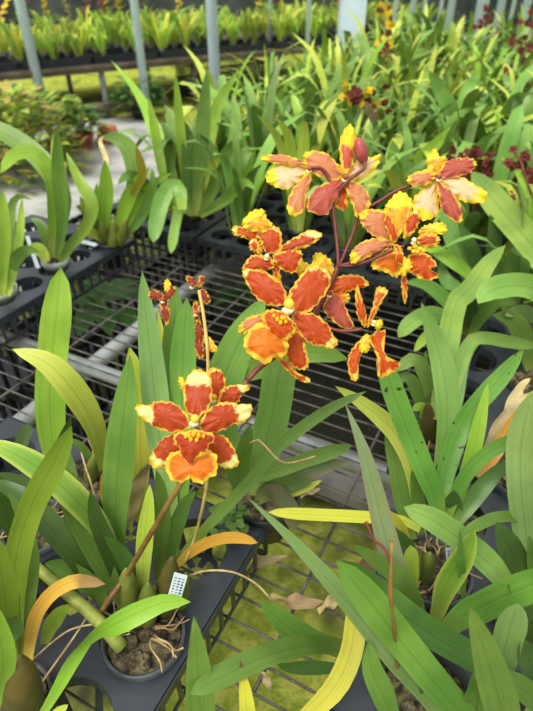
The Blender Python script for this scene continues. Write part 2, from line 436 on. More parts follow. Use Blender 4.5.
# flat petal traced by its outline
def patch(parent, name, m, outline, base, tip, t0, gx=0.0, gy=0.0, bulge=.003, ruf=.0016, cup=0.0, seed=0, label=None):
    q = random.Random(seed); n = 56
    O = closed([(x, y, 0) for x, y in outline], n)
    cx = sum(p.x for p in O) / len(O); cy = sum(p.y for p in O) / len(O)
    b = Vector((base[0], base[1], 0)); ax = Vector((tip[0], tip[1], 0)) - b; AL = ax.length_squared
    n = len(O); k1 = q.choice((7, 8, 9)); ph = q.random() * 6; rings = (0, .3, .55, .74, .88, 1.0)
    JO = [p + (p - Vector((cx, cy, 0))).normalized() * (.75 * math.sin(k1 * 2.0 * 2 * math.pi * i / n + ph) + q.uniform(-.35, .35)) for i, p in enumerate(O)]
    vs = []; uv = []; fs = []
    def put(p, r, i):
        ed = min((p - o).length for o in JO) if r < 1 else 0.0
        al = (p - b).dot(ax) / AL
        dt = gx * (p.x - b.x) + gy * (p.y - b.y) - bulge * (1 - r * r) + cup * max(0, al) ** 2
        dt += ruf * r ** 3 * math.sin(k1 * 2 * math.pi * i / n + ph)
        vs.append(at(p.x, p.y, t0 + dt)); uv.append((ed / 10.0, al))
    c0 = Vector((cx, cy, 0)); put(c0, 0, 0)
    for r in rings[1:]:
        for i, p in enumerate(JO): put(c0.lerp(p, r), r, i)
    for i in range(n): fs.append((0, 1 + (i + 1) % n, 1 + i))
    for k in range(len(rings) - 2):
        for i in range(n):
            a = 1 + k * n + i; c = 1 + k * n + (i + 1) % n; fs.append((a, c, c + n, a + n))
    o = mesh_obj(name, vs, fs, PM[m], parent, uv)
    if label: o['label'] = label
    return o

# ================================================================== SETTING
def structure(name, mb, m, smooth=False):
    o = mb.build(name, m, None, smooth); o['kind'] = 'structure'; return o
mb = MB()
mb.add([(-9, -3, 0), (12, -3, 0), (12, 13, 0), (-9, 13, 0)], [(0, 1, 2, 3)])
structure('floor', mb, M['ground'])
# pale stone path beside the bench, a slightly raised uneven slab
mb = MB(); q = random.Random(3); nx, ny = 14, 26; vs = []; fs = []
for i in range(nx + 1):
    for j in range(ny + 1):
        u = -3.5 + 1.8 * i / nx + (q.random() - .5) * (.16 if i in (0, nx) else 0); v = -.6 + 4.3 * j / ny
        vs.append(buv(u, v, .02 + q.random() * .018))
for i in range(nx):
    for j in range(ny):
        a = i * (ny + 1) + j; fs.append((a, a + ny + 1, a + ny + 2, a + 1))
mb.add(vs, fs); o = structure('floor_path', mb, M['stone'], True)
# dark shade net closing the house at the back
mb = MB()
A, B = Vector((-9, 8.9, 0)), Vector((12, 10.6, 0)); nseg = 60; vs = []; fs = []
for i in range(nseg + 1):
    p = A.lerp(B, i / nseg) + Vector((0, .04 * math.sin(i * 1.3), 0)); vs += [p, p + Z * 3.2]
for i in range(nseg): fs.append((2 * i, 2 * i + 2, 2 * i + 3, 2 * i + 1))
mb.add(vs, fs); structure('wall_back', mb, M['net'])

# ------------------------------------------------------------------ near bench: wire mesh on pipe rails
U0, U1, V0, V1 = -1.14, 2.6, -.45, 3.7
bench = thing('wire_bench', 'long galvanised wire mesh bench on pipe rails carrying the near orchid trays', 'bench', buv(0, .8, 0))
mb = MB(); k = 0; v = V0
while v < V1:
    sag = [buv(U0 + (U1 - U0) * i / 6, v + rnd.uniform(-.002, .002), ZB - .002 + rnd.uniform(-.0015, .0015)) for i in range(7)]
    tube(mb, sag, .0016, 5, 9); v += .0285
u = U0 + .02
while u < U1:
    tube(mb, [buv(u, V0, ZB - .0045), buv(u, V1, ZB - .0045)], .0022, 5, 4); u += .2
mb.build('wire_mesh', M['wire'], bench)
for v in (-.2, .565, 1.5, 2.2, 2.9, 3.6):
    mb = MB(); tube(mb, [buv(U0, v, ZB - .024), buv(U1, v, ZB - .024)], .014, 12, 4); mb.build('cross_rail', M['rail'], bench)
for u in (U0 + .01, -.70, .35, U1 - .01):
    mb = MB(); tube(mb, [buv(u, V0, ZB - .060), buv(u, V1, ZB - .060)], .017, 12, 4); mb.build('side_rail', M['rail'], bench)
    for v in (-.2, 1.5, 2.9):
        mb = MB(); tube(mb, [buv(u, v, 0), buv(u, v, ZB - .08)], .022, 12, 4); mb.build('leg', M['rail'], bench)

# ------------------------------------------------------------------ cell trays
def make_tray(nu, nv, p, r, mg, mat, label, loc, group=None, full=True, h=.055):
    """open cell tray: punched top plate, skirt of lattice ribs, one ribbed cup per cell"""
    root = thing('cell_tray', label, 'tray', loc, group)
    O = Vector(loc); W, D = nu * p + 2 * mg, nv * p + 2 * mg
    P = lambda a, b, z: O + BU * a + BV * b + Z * z
    mb = MB(); seg = 24
    for i in range(nu):
        for j in range(nv):
            cx, cy = mg + (i + .5) * p, mg + (j + .5) * p; vs = []; fs = []
            for k in range(seg):
                a = 2 * math.pi * k / seg; ca, sa = math.cos(a), math.sin(a); s = p / 2 / max(abs(ca), abs(sa))
                vs += [P(cx + ca * s, cy + sa * s, h), P(cx + ca * r, cy + sa * r, h), P(cx + ca * r * .97, cy + sa * r * .97, h - .014), P(cx + ca * s, cy + sa * s, h - .004)]
            for k in range(seg):
                a = 4 * k; b = 4 * ((k + 1) % seg)
                fs += [(a, b, b + 1, a + 1), (a + 1, b + 1, b + 2, a + 2)]
            mb.add(vs, fs)
    for a0, a1, b0, b1 in ((0, W, 0, mg), (0, W, D - mg, D), (0, mg, mg, D - mg), (W - mg, W, mg, D - mg)):
        mb.add([P(a0, b0, h), P(a1, b0, h), P(a1, b1, h), P(a0, b1, h)], [(0, 1, 2, 3)])
    mb.build('top_plate', mat, root, False)
    mb = MB()
    for (a0, b0, a1, b1, L) in ((0, 0, W, 0, W), (W, 0, W, D, D), (W, D, 0, D, W), (0, D, 0, 0, D)):
        n = max(4, int(L / .026)); A0, A1 = P(a0, b0, 0), P(a1, b1, 0); d = (A1 - A0).normalized(); nn = d.cross(Z) * .0012
        box(mb, A0.lerp(A1, .5) + Z * (h - .007), d * L * .5, nn, Z * .007)
        box(mb, A0.lerp(A1, .5) + Z * .003, d * L * .5, nn, Z * .003)
        for k in range(n + 1): box(mb, A0.lerp(A1, k / n) + Z * h * .5, d * .0028, nn, Z * (h * .5 - .002))
    mb.build('side_lattice', mat, root, False)
    if full:
        for i in range(nu):
            for j in range(nv):
                cx, cy = mg + (i + .5) * p, mg + (j + .5) * p; mb = MB()
                for k in range(6):
                    a = 2 * math.pi * (k + .5) / 6; d = BU * math.cos(a) + BV * math.sin(a); e = d.cross(Z)
                    c = P(cx, cy, 0)
                    vs = [c + d * r * .97 + e * s1 * .005 + Z * (h - .012) for s1 in (-1, 1)] + [c + d * r * .70 + e * s1 * .005 + Z * .004 for s1 in (-1, 1)] + [c + d * r * .2 + e * s1 * .004 + Z * .003 for s1 in (-1, 1)]
                    mb.add(vs, [(0, 1, 3, 2), (2, 3, 5, 4)])
                ring = []; fs = []
                for k in range(12):
                    a = 2 * math.pi * k / 12; d = BU * math.cos(a) + BV * math.sin(a); c = P(cx, cy, .003); ring += [c + d * r * .72, c + d * r * .55]
                for k in range(12):
                    a = 2 * k; b = 2 * ((k + 1) % 12); fs.append((a, b, b + 1, a + 1))
                mb.add(ring, fs); mb.build('cell_cup', mat, root, False)
    return root
def copy_tree(o, parent=None):
    c = o.copy(); COL.objects.link(c)
    if parent is not None: c.parent = parent
    for ch in o.children: copy_tree(ch, c)
    return c
TM, TD = M['tray'], M['tray_dark']
make_tray(4, 5, .10, .040, .012, TM, 'grey cell tray under the potted orchid with the single large bloom', buv(-.18 - .424, .35 - .524, ZB))
tray_left = make_tray(4, 6, .0725, .0305, .022, TM, 'dark grey cell tray with empty holes at the far side of the bare wire mesh', buv(-.83 - .334, .93 - .479, ZB))
make_tray(5, 5, .10, .038, .012, TM, 'grey cell tray beneath the spotted-leaf orchid and the withered brown leaf', buv(-.082, .548, ZB))
make_tray(5, 3, .10, .038, .012, TM, 'grey cell tray under the pot with the white tag and the arching grey-green leaves', buv(-.045, .205, ZB))
n_tr = 0
back_src = None
BACKT = []
for j in range(5):
    for u0 in (-1.02, -.70, -.38):
        BACKT.append((u0 if j == 0 else u0 - .02 * (j % 2), 1.0 + j * .52))
for j in range(5):
    for i in range(6): BACKT.append((-.06 + .38 * i, 1.12 + j * .52))
for (u0, v0) in BACKT:
    if v0 < 1.05:
        lab = {-1.02: 'dark cell tray behind the bare mesh, below the plant with two drooping leaves', -.70: 'dark cell tray beyond the bare mesh, right behind the left blooms of the spray', -.38: 'black cell tray half hidden behind the lower blooms of the spray'}[u0]
        make_tray(4, 6, .072, .0305, .012, TD, lab, buv(u0, v0, ZB))
    else:
        if back_src is None:
            back_src = make_tray(5, 6, .072, .0305, .008, TD, 'black cell tray buried under the crowded orchid leaves at the rear of the bench', buv(u0, v0, ZB), 'trays under the crowded leaves', False)
        else:
            c = copy_tree(back_src); c.location = buv(u0, v0, ZB)

# ================================================================== MAIN PLANT (pot B)
cB = onz(145, 640, ZT)
pB = thing('potted_orchid', 'orchid in grey pot bearing the large red and yellow blooms on an arching spray', 'orchid', cB)
pot(pB, cB, .0385, .06, 'pot', .012); medium(pB, cB, .036, 1, 26, .006); roots(pB, cB, .040, 4, 20, .012)
def leaves(root, rows):
    for r in rows:
        m, pts, w, zt = r[:4]; kw = r[4] if len(r) > 4 else {}
        leaf(root, m, pts, w, zt, **kw)
leaves(pB, [
 ('blue', [(172, 560), (168, 500), (158, 420), (152, 365), (146, 312), (142, 270)], 27, .86, dict(tw=.1, fold=.16)),
 ('green', [(172, 555), (178, 480), (182, 420), (183, 370), (185, 330), (187, 297)], 26, .83, dict(tw=-.2, prof='strap')),
 ('green', [(168, 552), (171, 460), (172, 390), (173, 340), (177, 286)], 22, .82, dict(tw=.2, prof='strap', zb=.57)),
 ('lime', [(164, 540), (166, 440), (165, 380), (162, 340), (157, 306)], 13, .79, dict(tw=.3)),
 ('green', [(118, 575), (115, 530), (117, 490), (120, 450), (125, 405), (130, 355)], 30, .80, dict(tw=-.15, fold=.14)),
 ('lime', [(140, 520), (141, 440), (138, 400), (134, 372), (129, 346)], 18, .77, dict(prof='strap')),
 ('limetip', [(120, 580), (105, 536), (87, 511), (60, 484), (30, 462), (0, 447), (-26, 440)], 27, .74, dict(tw=.3, bow=.02, fold=.12)),
 ('dark', [(100, 600), (92, 588), (78, 562), (63, 541), (42, 517), (18, 494), (-12, 478)], 24, .70, dict(tw=.2, bow=.02)),
 ('green', [(132, 616), (116, 590), (100, 562), (84, 533), (72, 508), (66, 470), (62, 440)], 20, .73, dict(tw=.3, prof='strap')),
 ('green', [(105, 604), (95, 588), (72, 573), (58, 566), (44, 563)], 20, .64, dict(tw=-.2)),
 ('dark', [(122, 600), (112, 560), (96, 520), (90, 490)], 18, .70, dict(tw=.4)),
 ('lime', [(143, 604), (143, 570), (145, 535), (148, 508), (150, 484)], 17, .71, dict(tw=.1)),
 ('green', [(157, 580), (160, 550), (162, 520), (160, 490), (156, 470)], 16, .72, dict(tw=.5)),
 ('dark', [(168, 575), (172, 540), (184, 505), (196, 490)], 16, .69, dict(tw=.4)),
 ('green', [(168, 572), (194, 541), (219, 514), (249, 482), (278, 447), (326, 411), (367, 391)], 12, .77, dict(tw=.05, prof='strap', fold=.2)),
 ('gold', [(172, 570), (186, 556), (204, 544), (224, 538), (242, 538), (258, 543)], 11, .66, dict(tw=.2, prof='strap')),
 ('dark', [(142, 600), (128, 565), (116, 548), (104, 536)], 15, .67, dict(tw=.3)),
])
bulb(pB, onz(166, 612, .565), onz(172, 556, .645), .0125, 'bulb_brown')
bulb(pB, onz(130, 612, .565), onz(126, 568, .64), .0115, 'bulb')
bulb(pB, onz(148, 622, .565), onz(148, 582, .63), .0105, 'bulb')
bulb(pB, onz(180, 606, .565), onz(186, 572, .62), .008, 'bulb')
mb = MB(); tube(mb, [onz(122, 648, .57), onz(96, 618, .592), onz(60, 587, .61), onz(26, 558, .625)], lambda s: .0070 - .002 * s, 10, 16); mb.build('old_cane', M['stem_green'], pB)
# thin aerial root arching over the tray, and the plant tag pushed into the pot
mb = MB(); tube(mb, [onz(184, 578, .60), onz(205, 571, .615), onz(232, 572, .62), onz(255, 583, .60), onz(270, 598, .585)], .0011, 6, 20); mb.build('root', M['root'], pB)
mb = MB(); tube(mb, [onz(38, 688, .57), onz(52, 668, .575), onz(72, 640, .58), onz(95, 605, .59)], .0011, 6, 16); mb.build('root', M['root'], pB)
mb = MB(); tube(mb, [onz(30, 662, .57), onz(55, 640, .575), onz(75, 628, .585), onz(108, 622, .585)], .0010, 6, 16); mb.build('root', M['root'], pB)
def plant_tag(root, x0, y0, x1, y1, w, z0, z1, marks=True):
    a, b = onz(x0, y0, z0), onz(x1, y1, z1); d = b - a; view = (a - CAM).normalized(); s = d.cross(view).normalized() * w
    nrm = s.cross(d).normalized(); nrm = nrm if nrm.dot(view) < 0 else -nrm
    mb = MB(); box(mb, (a + b) * .5, s, d * .5, nrm * .0004)
    t = mb.build('plant_tag', M['tag'], root, False)
    if marks:
        mb = MB(); q = random.Random(int(x0))
        for k in range(3):
            c = a + d * .62 + s * (-.55 + .55 * k) + nrm * .0006
            for j in range(7):
                box(mb, c + d * (-.26 + .085 * j), s * (.10 + .1 * q.random()), d * (.008 + .018 * q.random()), nrm * .0001)
        mb.build('pencil_marks', M['ink'], t, False)
plant_tag(pB, 172, 606, 181, 574, .0065, .60, .635)
# spikes
tB = tz(98, 618, .575)
pxtube(pB, 'flower_stem', [(98, 618, tB), (110, 598, tB * .95), (125, 577, .51), (150, 535, .455), (178, 488, .415), (200, 455, .41), (222, 420, .42), (247, 381, .43), (262, 366, .432), (290, 345, .44), (316, 311, .445), (331, 284, .44), (338, 267, .437)], lambda s: .0027 - .0009 * s, M['stem_brown'])
pxtube(pB, 'flower_stem', [(247, 381, .428), (262, 365, .430), (290, 344, .438), (316, 311, .443), (331, 284, .438), (338, 266, .435)], lambda s: .0022 - .0004 * s, M['stem'])
pxtube(pB, 'flower_stem', [(338, 268, .436), (338, 256, .436), (336, 234, .437), (333, 207, .436), (332, 197, .434), (328, 177, .432), (320, 168, .431), (309, 168, .432)], .0014, M['stem'])
pxtube(pB, 'flower_stem', [(338, 268, .436), (343, 257, .438), (352, 236, .441), (361, 213, .444), (380, 201, .444), (396, 191, .442), (415, 184, .440), (440, 176, .436)], .0015, M['stem'])
pxtube(pB, 'pedicel', [(360, 214, .443), (356, 204, .441), (353, 195, .438), (350, 186, .436), (346, 178, .434)], .0012, M['stem'])
pxtube(pB, 'pedicel', [(334, 200, .435), (340, 190, .431), (348, 181, .428), (357, 174, .426), (364, 168, .425), (364.5, 160, .425)], .0014, M['stem'])
pxtube(pB, 'pedicel', [(338, 266, .434), (350, 263, .431), (370, 256, .426), (382, 249, .422), (388, 243, .424)], .0014, M['stem'])
pxtube(pB, 'pedicel', [(339, 266, .433), (356, 265, .428), (378, 257, .420), (395, 249, .416), (404, 246, .418)], .0013, M['stem'])
pxtube(pB, 'pedicel', [(316, 309, .443), (320, 318, .441), (330, 328, .436), (345, 331, .432), (362, 329, .430)], .0015, M['stem'])
tS = tz(185, 562, .60)
pxtube(pB, 'flower_stem', [(184, 564, tS), (194, 540, .55), (203, 505, .50), (207, 478, .475), (208, 430, .46), (208, 365, .45), (206, 335, .45), (203, 312, .45), (199, 290, .45)], .0015, M['stem_tan'])
mb = MB(); blob(mb, at(361, 151, .424), (.0052, .0050, .0105), 0, 12, 9, (at(358, 138, .42) - at(364, 162, .425)).normalized()); o = mb.build('flower_bud', M['bud'], pB); o['label'] = 'closed dusky rose bud'

def cvt(x0, y0, s): return lambda pts: [(x0 + x / s, y0 + y / s) for x, y in pts]
def flower(root, col_px, t, r, kind='knob', label=None):
    """the flower object is its column; petals, sepals and lip are its children"""
    x, y = col_px; rr = r * t / FPX; mb = MB()
    blob(mb, at(x, y, t - .004), (rr, rr, rr * 1.1), 0, 10, 7, None, 3, .12)
    blob(mb, at(x - .3 * r, y + 1.3 * r, t - .002), (rr * 1.15, rr * .8, rr * .9), 1, 10, 7, None, 5, .15)
    o = mb.build('flower', [M[kind], M['column']], root)
    if label: o['label'] = label
    return o
def P_(fl, cv, name, m, outline, base, tip, t0, **kw):
    c = cv([base, tip]); return patch(fl, name, m, cv(outline), c[0], c[1], t0, seed=len(fl.children) * 7 + int(t0 * 1e4), **kw)

# --- bloom 1: the large one facing us
cv = cvt(120, 350, 3.807); T = .370
f = flower(pB, (195, 418.5), T - .006, 4.2, label='large open bloom facing us, cream-tipped red petals and a two-lobed orange lip')
P_(f, cv, 'sepal', 'redtip', [(268, 250), (245, 215), (242, 170), (245, 130), (262, 95), (290, 72), (320, 80), (345, 105), (350, 150), (345, 200), (320, 240), (290, 265)], (288, 262), (296, 74), T, gy=-.00016, bulge=.002)
P_(f, cv, 'petal', 'redtip', [(270, 268), (240, 230), (210, 205), (170, 195), (130, 197), (112, 210), (65, 207), (60, 228), (80, 258), (110, 278), (140, 298), (190, 314), (240, 308), (270, 292)], (272, 275), (63, 225), T - .003, gx=-.00012)
P_(f, cv, 'petal', 'redtip', [(303, 275), (330, 235), (370, 205), (410, 197), (450, 205), (500, 208), (500, 240), (470, 278), (430, 284), (400, 302), (350, 314), (308, 302)], (302, 280), (500, 222), T - .003, gx=.00012)
P_(f, cv, 'sepal', 'redtip', [(240, 318), (190, 322), (150, 350), (120, 395), (113, 435), (145, 452), (185, 442), (210, 405), (240, 385), (262, 340)], (262, 320), (112, 445), T + .004, gy=.0001)
P_(f, cv, 'sepal', 'redtip', [(325, 318), (390, 325), (420, 350), (445, 400), (450, 440), (405, 452), (372, 436), (345, 400), (318, 370)], (310, 320), (455, 448), T + .004, gy=.0001)
P_(f, cv, 'lip', 'skirt', [(190, 395), (225, 384), (262, 395), (300, 392), (335, 383), (366, 398), (370, 440), (366, 475), (335, 490), (318, 508), (280, 503), (265, 488), (238, 504), (200, 497), (178, 462), (176, 420)], (272, 392), (272, 505), T - .010, gy=-.0002, bulge=.004, ruf=.0022)
lp = P_(f, cv, 'lip', 'liptop', [(203, 330), (213, 316), (260, 308), (285, 303), (322, 310), (355, 320), (357, 348), (337, 362), (330, 390), (300, 407), (268, 438), (240, 412), (227, 400), (227, 372), (208, 357)], (282, 300), (268, 438), T - .015, gy=-.0001, bulge=.004, ruf=.001)
mb = MB()
for (x, y, r) in ((262, 325, 9), (280, 320, 10), (300, 325, 9), (270, 340, 8), (292, 342, 8), (318, 328, 7), (250, 330, 6)): blob(mb, at(120 + x / 3.807, 350 + y / 3.807, T - .021), (r * .00018, r * .00018, r * .00022), 0, 8, 6, UPV)
mb.build('crest', M['crest'], f)
# --- bloom 1b: half-hidden partner behind it
f = flower(pB, (214, 397), .404, 3, label='half-open bloom hidden behind the large one')
P_(f, cv, 'petal', 'yellowp', [(222, 104), (242, 108), (256, 140), (246, 165), (228, 140)], (255, 160), (224, 104), .398)
P_(f, cv, 'petal', 'red', [(338, 78), (365, 66), (396, 95), (402, 140), (385, 190), (352, 200), (338, 140)], (362, 195), (362, 64), .404)
P_(f, cv, 'petal', 'redtip', [(368, 190), (390, 145), (430, 133), (488, 133), (492, 150), (462, 172), (450, 200), (405, 208), (375, 212)], (370, 195), (492, 140), .402)

# --- bloom 2: big one at the front of the spray
cv = cvt(230, 250, 2.961); T = .405
f = flower(pB, (289, 304), T - .008, 5.4, label='broad red bloom turned to the lower left, at the front of the spray')
P_(f, cv, 'sepal', 'red', [(158, 165), (120, 165), (80, 145), (55, 110), (38, 75), (42, 57), (80, 58), (115, 70), (147, 95), (168, 130), (168, 155)], (166, 165), (36, 52), T, gx=-.00012)
P_(f, cv, 'petal', 'red', [(178, 165), (173, 130), (193, 95), (218, 65), (240, 42), (268, 48), (297, 75), (293, 112), (267, 152), (235, 182), (200, 184)], (180, 178), (285, 46), T + .002, gx=.0001, gy=-.0001)
P_(f, cv, 'petal', 'red', [(186, 188), (220, 183), (257, 193), (292, 223), (302, 245), (320, 275), (300, 292), (268, 285), (238, 278), (208, 252), (188, 217)], (182, 195), (330, 290), T, gx=.00008)
P_(f, cv, 'sepal', 'red', [(175, 250), (195, 233), (217, 260), (227, 300), (232, 345), (205, 355), (173, 332), (155, 290)], (182, 215), (222, 372), T + .002, gy=.0001)
P_(f, cv, 'sepal', 'orange', [(132, 312), (160, 325), (200, 363), (236, 380), (230, 394), (198, 382), (163, 352)], (135, 315), (236, 390), T + .006)
P_(f, cv, 'sepal', 'pink', [(110, 190), (60, 197), (26, 225), (30, 247), (60, 243), (105, 222)], (115, 205), (25, 236), T + .005, gx=-.0001)
P_(f, cv, 'lip', 'skirt', [(43, 262), (68, 225), (110, 212), (145, 235), (168, 260), (173, 290), (157, 317), (132, 318), (108, 338), (68, 317), (43, 292)], (130, 215), (70, 340), T - .012, gx=.0001, gy=-.0001, bulge=.005, ruf=.0024)
P_(f, cv, 'lip', 'orange', [(98, 185), (130, 175), (172, 193), (194, 235), (180, 258), (150, 268), (118, 243), (98, 217)], (165, 190), (118, 262), T - .016, bulge=.004)
mb = MB()
for (x, y, r) in ((140, 205, 8), (155, 200, 9), (150, 215, 8), (165, 212, 7), (130, 195, 7), (162, 200, 7)): blob(mb, at(230 + x / 2.961, 250 + y / 2.961, T - .021), (r * .0002, r * .0002, r * .00024), 0, 8, 6, UPV)
mb.build('crest', M['crest'], f)

# --- bloom 3: upper left, side on
cv = cvt(230, 120, 3.331); T = .425
f = flower(pB, (267, 256), T - .006, 2.3, 'column', label='upper left bloom seen from the side with a yellow hood')
P_(f, cv, 'petal', 'yellowp', [(88, 372), (50, 362), (40, 340), (73, 303), (112, 298), (122, 325), (142, 350), (115, 375)], (115, 385), (75, 300), T - .002)
P_(f, cv, 'petal', 'red', [(98, 405), (88, 378), (120, 355), (162, 358), (174, 400), (167, 440), (130, 445), (108, 428)], (125, 445), (135, 350), T)
P_(f, cv, 'sepal', 'orange', [(88, 402), (40, 392), (10, 380), (12, 353), (50, 360), (90, 376)], (98, 395), (8, 365), T + .002)
P_(f, cv, 'sepal', 'red', [(105, 445), (70, 435), (64, 405), (84, 396), (104, 418)], (112, 440), (68, 398), T - .003)
P_(f, cv, 'petal', 'redtip', [(160, 442), (180, 413), (220, 388), (265, 366), (308, 380), (292, 402), (260, 422), (225, 432), (188, 440)], (158, 445), (308, 372), T - .001)
P_(f, cv, 'petal', 'red', [(145, 448), (200, 432), (238, 438), (238, 470), (217, 508), (180, 503), (150, 478)], (148, 455), (228, 515), T - .003)
P_(f, cv, 'sepal', 'red', [(110, 450), (70, 452), (42, 490), (55, 505), (110, 503), (148, 490), (138, 458)], (130, 455), (40, 505), T - .004)
P_(f, cv, 'lip', 'red', [(138, 470), (158, 478), (172, 540), (160, 560), (146, 530)], (145, 470), (165, 560), T + .002)
# --- bloom 4: back view, far left
T = .432
f = flower(pB, (309.5, 168), T - .002, 2.6, 'bud', label='pale cream and pink bloom seen from behind, outermost at the upper left of the spray')
P_(f, cv, 'petal', 'cream', [(266, 166), (240, 197), (215, 217), (185, 232), (148, 222), (123, 205), (123, 175), (160, 150), (222, 152)], (264, 164), (120, 200), T - .001)
P_(f, cv, 'sepal', 'pink', [(262, 157), (220, 152), (170, 147), (108, 136), (113, 117), (180, 116), (222, 128), (254, 145)], (264, 160), (106, 122), T - .004)
P_(f, cv, 'sepal', 'pink', [(270, 172), (268, 210), (253, 260), (247, 300), (216, 320), (190, 302), (198, 250), (225, 208), (255, 176)], (268, 168), (208, 325), T - .004)
# --- bloom 5: back view, beside the bud
T = .434
f = flower(pB, (345.5, 177), T - .004, 2.6, 'bud', label='pink and yellow bloom seen from behind beside the closed bud')
P_(f, cv, 'petal', 'pink', [(375, 192), (320, 197), (268, 170), (246, 135), (253, 106), (310, 106), (347, 133), (378, 168)], (380, 190), (246, 112), T)
P_(f, cv, 'petal', 'cream', [(390, 190), (400, 160), (430, 128), (470, 123), (503, 114), (492, 150), (452, 192), (412, 200)], (388, 192), (502, 115), T + .001)
P_(f, cv, 'sepal', 'rose', [(380, 195), (350, 198), (300, 218), (258, 263), (260, 302), (320, 317), (343, 277), (375, 222)], (384, 192), (255, 308), T - .003)
P_(f, cv, 'lip', 'orange', [(375, 210), (350, 260), (350, 287), (380, 302), (397, 270), (392, 225)], (383, 195), (372, 305), T + .004)
P_(f, cv, 'sepal', 'pink', [(390, 198), (432, 213), (463, 250), (465, 290), (442, 317), (418, 322), (408, 285), (388, 238)], (386, 195), (440, 325), T - .002)
P_(f, cv, 'sepal', 'dorsal', [(378, 178), (366, 130), (368, 60), (400, 13), (420, 60), (414, 120), (402, 165)], (385, 185), (398, 10), T - .005)
# --- bloom 6: back view, far right
cv = cvt(340, 120, 3.331); T = .438
f = flower(pB, (439.5, 176.5), T - .003, 2.6, 'bud', label='cream and rose bloom seen from behind, outermost at the right tip of the spray')
P_(f, cv, 'petal', 'yellowp', [(330, 184), (298, 170), (288, 130), (317, 93), (332, 120), (354, 123), (357, 158)], (330, 188), (317, 92), T + .001)
P_(f, cv, 'lip', 'cream', [(318, 205), (326, 250), (330, 302), (310, 327), (268, 332), (243, 290), (248, 255), (285, 222)], (326, 192), (262, 330), T + .003)
P_(f, cv, 'petal', 'cream', [(338, 192), (400, 188), (447, 213), (488, 240), (482, 272), (430, 277), (393, 262), (355, 235)], (332, 190), (488, 265), T - .001)
P_(f, cv, 'sepal', 'rose', [(332, 188), (343, 148), (385, 128), (440, 128), (455, 150), (430, 177), (380, 192)], (328, 190), (455, 140), T - .004)
P_(f, cv, 'sepal', 'rose', [(322, 198), (345, 213), (372, 240), (402, 285), (407, 337), (380, 337), (343, 300), (328, 260)], (328, 190), (400, 340), T - .004)
P_(f, cv, 'sepal', 'pink', [(322, 190), (300, 211), (260, 222), (225, 210), (233, 183), (292, 163), (322, 178)], (328, 188), (224, 205), T - .002)
# --- bloom 7: side view on the right
T = .420
f = flower(pB, (414, 240), T - .010, 2.4, 'column', label='bloom in side view with a bright orange lip, right of the stem fork')
P_(f, cv, 'petal', 'pink', [(168, 402), (120, 392), (78, 357), (65, 320), (88, 298), (142, 303), (170, 340)], (188, 405), (62, 305), T + .004)
P_(f, cv, 'petal', 'yellowp', [(165, 350), (148, 300), (163, 268), (200, 238), (237, 263), (238, 312), (220, 350), (190, 390)], (195, 400), (195, 238), T + .002)
P_(f, cv, 'sepal', 'orange', [(170, 405), (148, 340), (156, 308), (182, 340), (192, 398)], (188, 410), (155, 305), T)
P_(f, cv, 'petal', 'red', [(212, 395), (215, 350), (235, 308), (262, 298), (266, 330), (250, 370)], (210, 405), (266, 300), T - .004)
P_(f, cv, 'sepal', 'pink', [(180, 415), (110, 450), (43, 478), (36, 440), (78, 403), (140, 393)], (190, 408), (36, 470), T + .003)
P_(f, cv, 'sepal', 'skirt', [(185, 430), (210, 470), (192, 523), (150, 507), (106, 492), (116, 453), (158, 430)], (190, 420), (120, 520), T + .006)
P_(f, cv, 'petal', 'yellowp', [(262, 368), (290, 348), (345, 343), (353, 377), (310, 383), (270, 388)], (240, 390), (352, 355), T)
P_(f, cv, 'petal', 'red', [(262, 388), (310, 376), (333, 395), (322, 418), (285, 428), (255, 408)], (240, 398), (335, 405), T - .003)
P_(f, cv, 'lip', 'orange', [(232, 448), (290, 445), (324, 485), (303, 497), (334, 520), (290, 535), (248, 518), (220, 490)], (240, 430), (300, 545), T - .010, ruf=.003)
P_(f, cv, 'sepal', 'orange', [(180, 415), (205, 425), (215, 480), (196, 480), (182, 450)], (190, 410), (206, 490), T - .008)
P_(f, cv, 'petal', 'yellowp', [(213, 455), (243, 480), (217, 517), (192, 513), (208, 485)], (220, 440), (200, 520), T - .013)
P_(f, cv, 'sepal', 'orange', [(205, 520), (222, 522), (224, 590), (214, 612), (204, 560)], (212, 515), (214, 615), T - .004)
mb = MB()
for (x, y, r) in ((232, 428, 8), (250, 422, 9), (268, 430, 8), (245, 438, 8), (278, 436, 7), (258, 440, 8)): blob(mb, at(340 + x / 3.331, 120 + y / 3.331, T - .018), (r * .0002, r * .0002, r * .00024), 0, 8, 6, RGT)
mb.build('crest', M['crest'], f)
# --- bloom 8: rear bloom behind the front one
cv = cvt(230, 250, 2.961); T = .442
f = flower(pB, (330, 293), T - .002, 2.4, 'bud', label='small pink and orange bloom tucked behind the front bloom')
P_(f, cv, 'petal', 'orange', [(298, 122), (298, 90), (340, 73), (387, 76), (412, 103), (372, 117), (330, 128)], (295, 118), (410, 85), T)
P_(f, cv, 'sepal', 'rose', [(298, 126), (332, 148), (352, 190), (367, 226), (340, 234), (298, 206), (276, 175), (282, 148)], (296, 122), (368, 240), T - .002)
P_(f, cv, 'lip', 'skirt', [(305, 123), (350, 128), (353, 150), (335, 162), (318, 145)], (300, 122), (350, 165), T + .002)
P_(f, cv, 'petal', 'yellowp', [(255, 60), (243, 40), (253, 8), (287, 18), (308, 50), (298, 78), (275, 70)], (296, 95), (250, 5), T + .003)
P_(f, cv, 'petal', 'yellowp', [(205, 78), (192, 48), (210, 32), (240, 45), (262, 66), (240, 82)], (262, 75), (190, 40), T + .004)
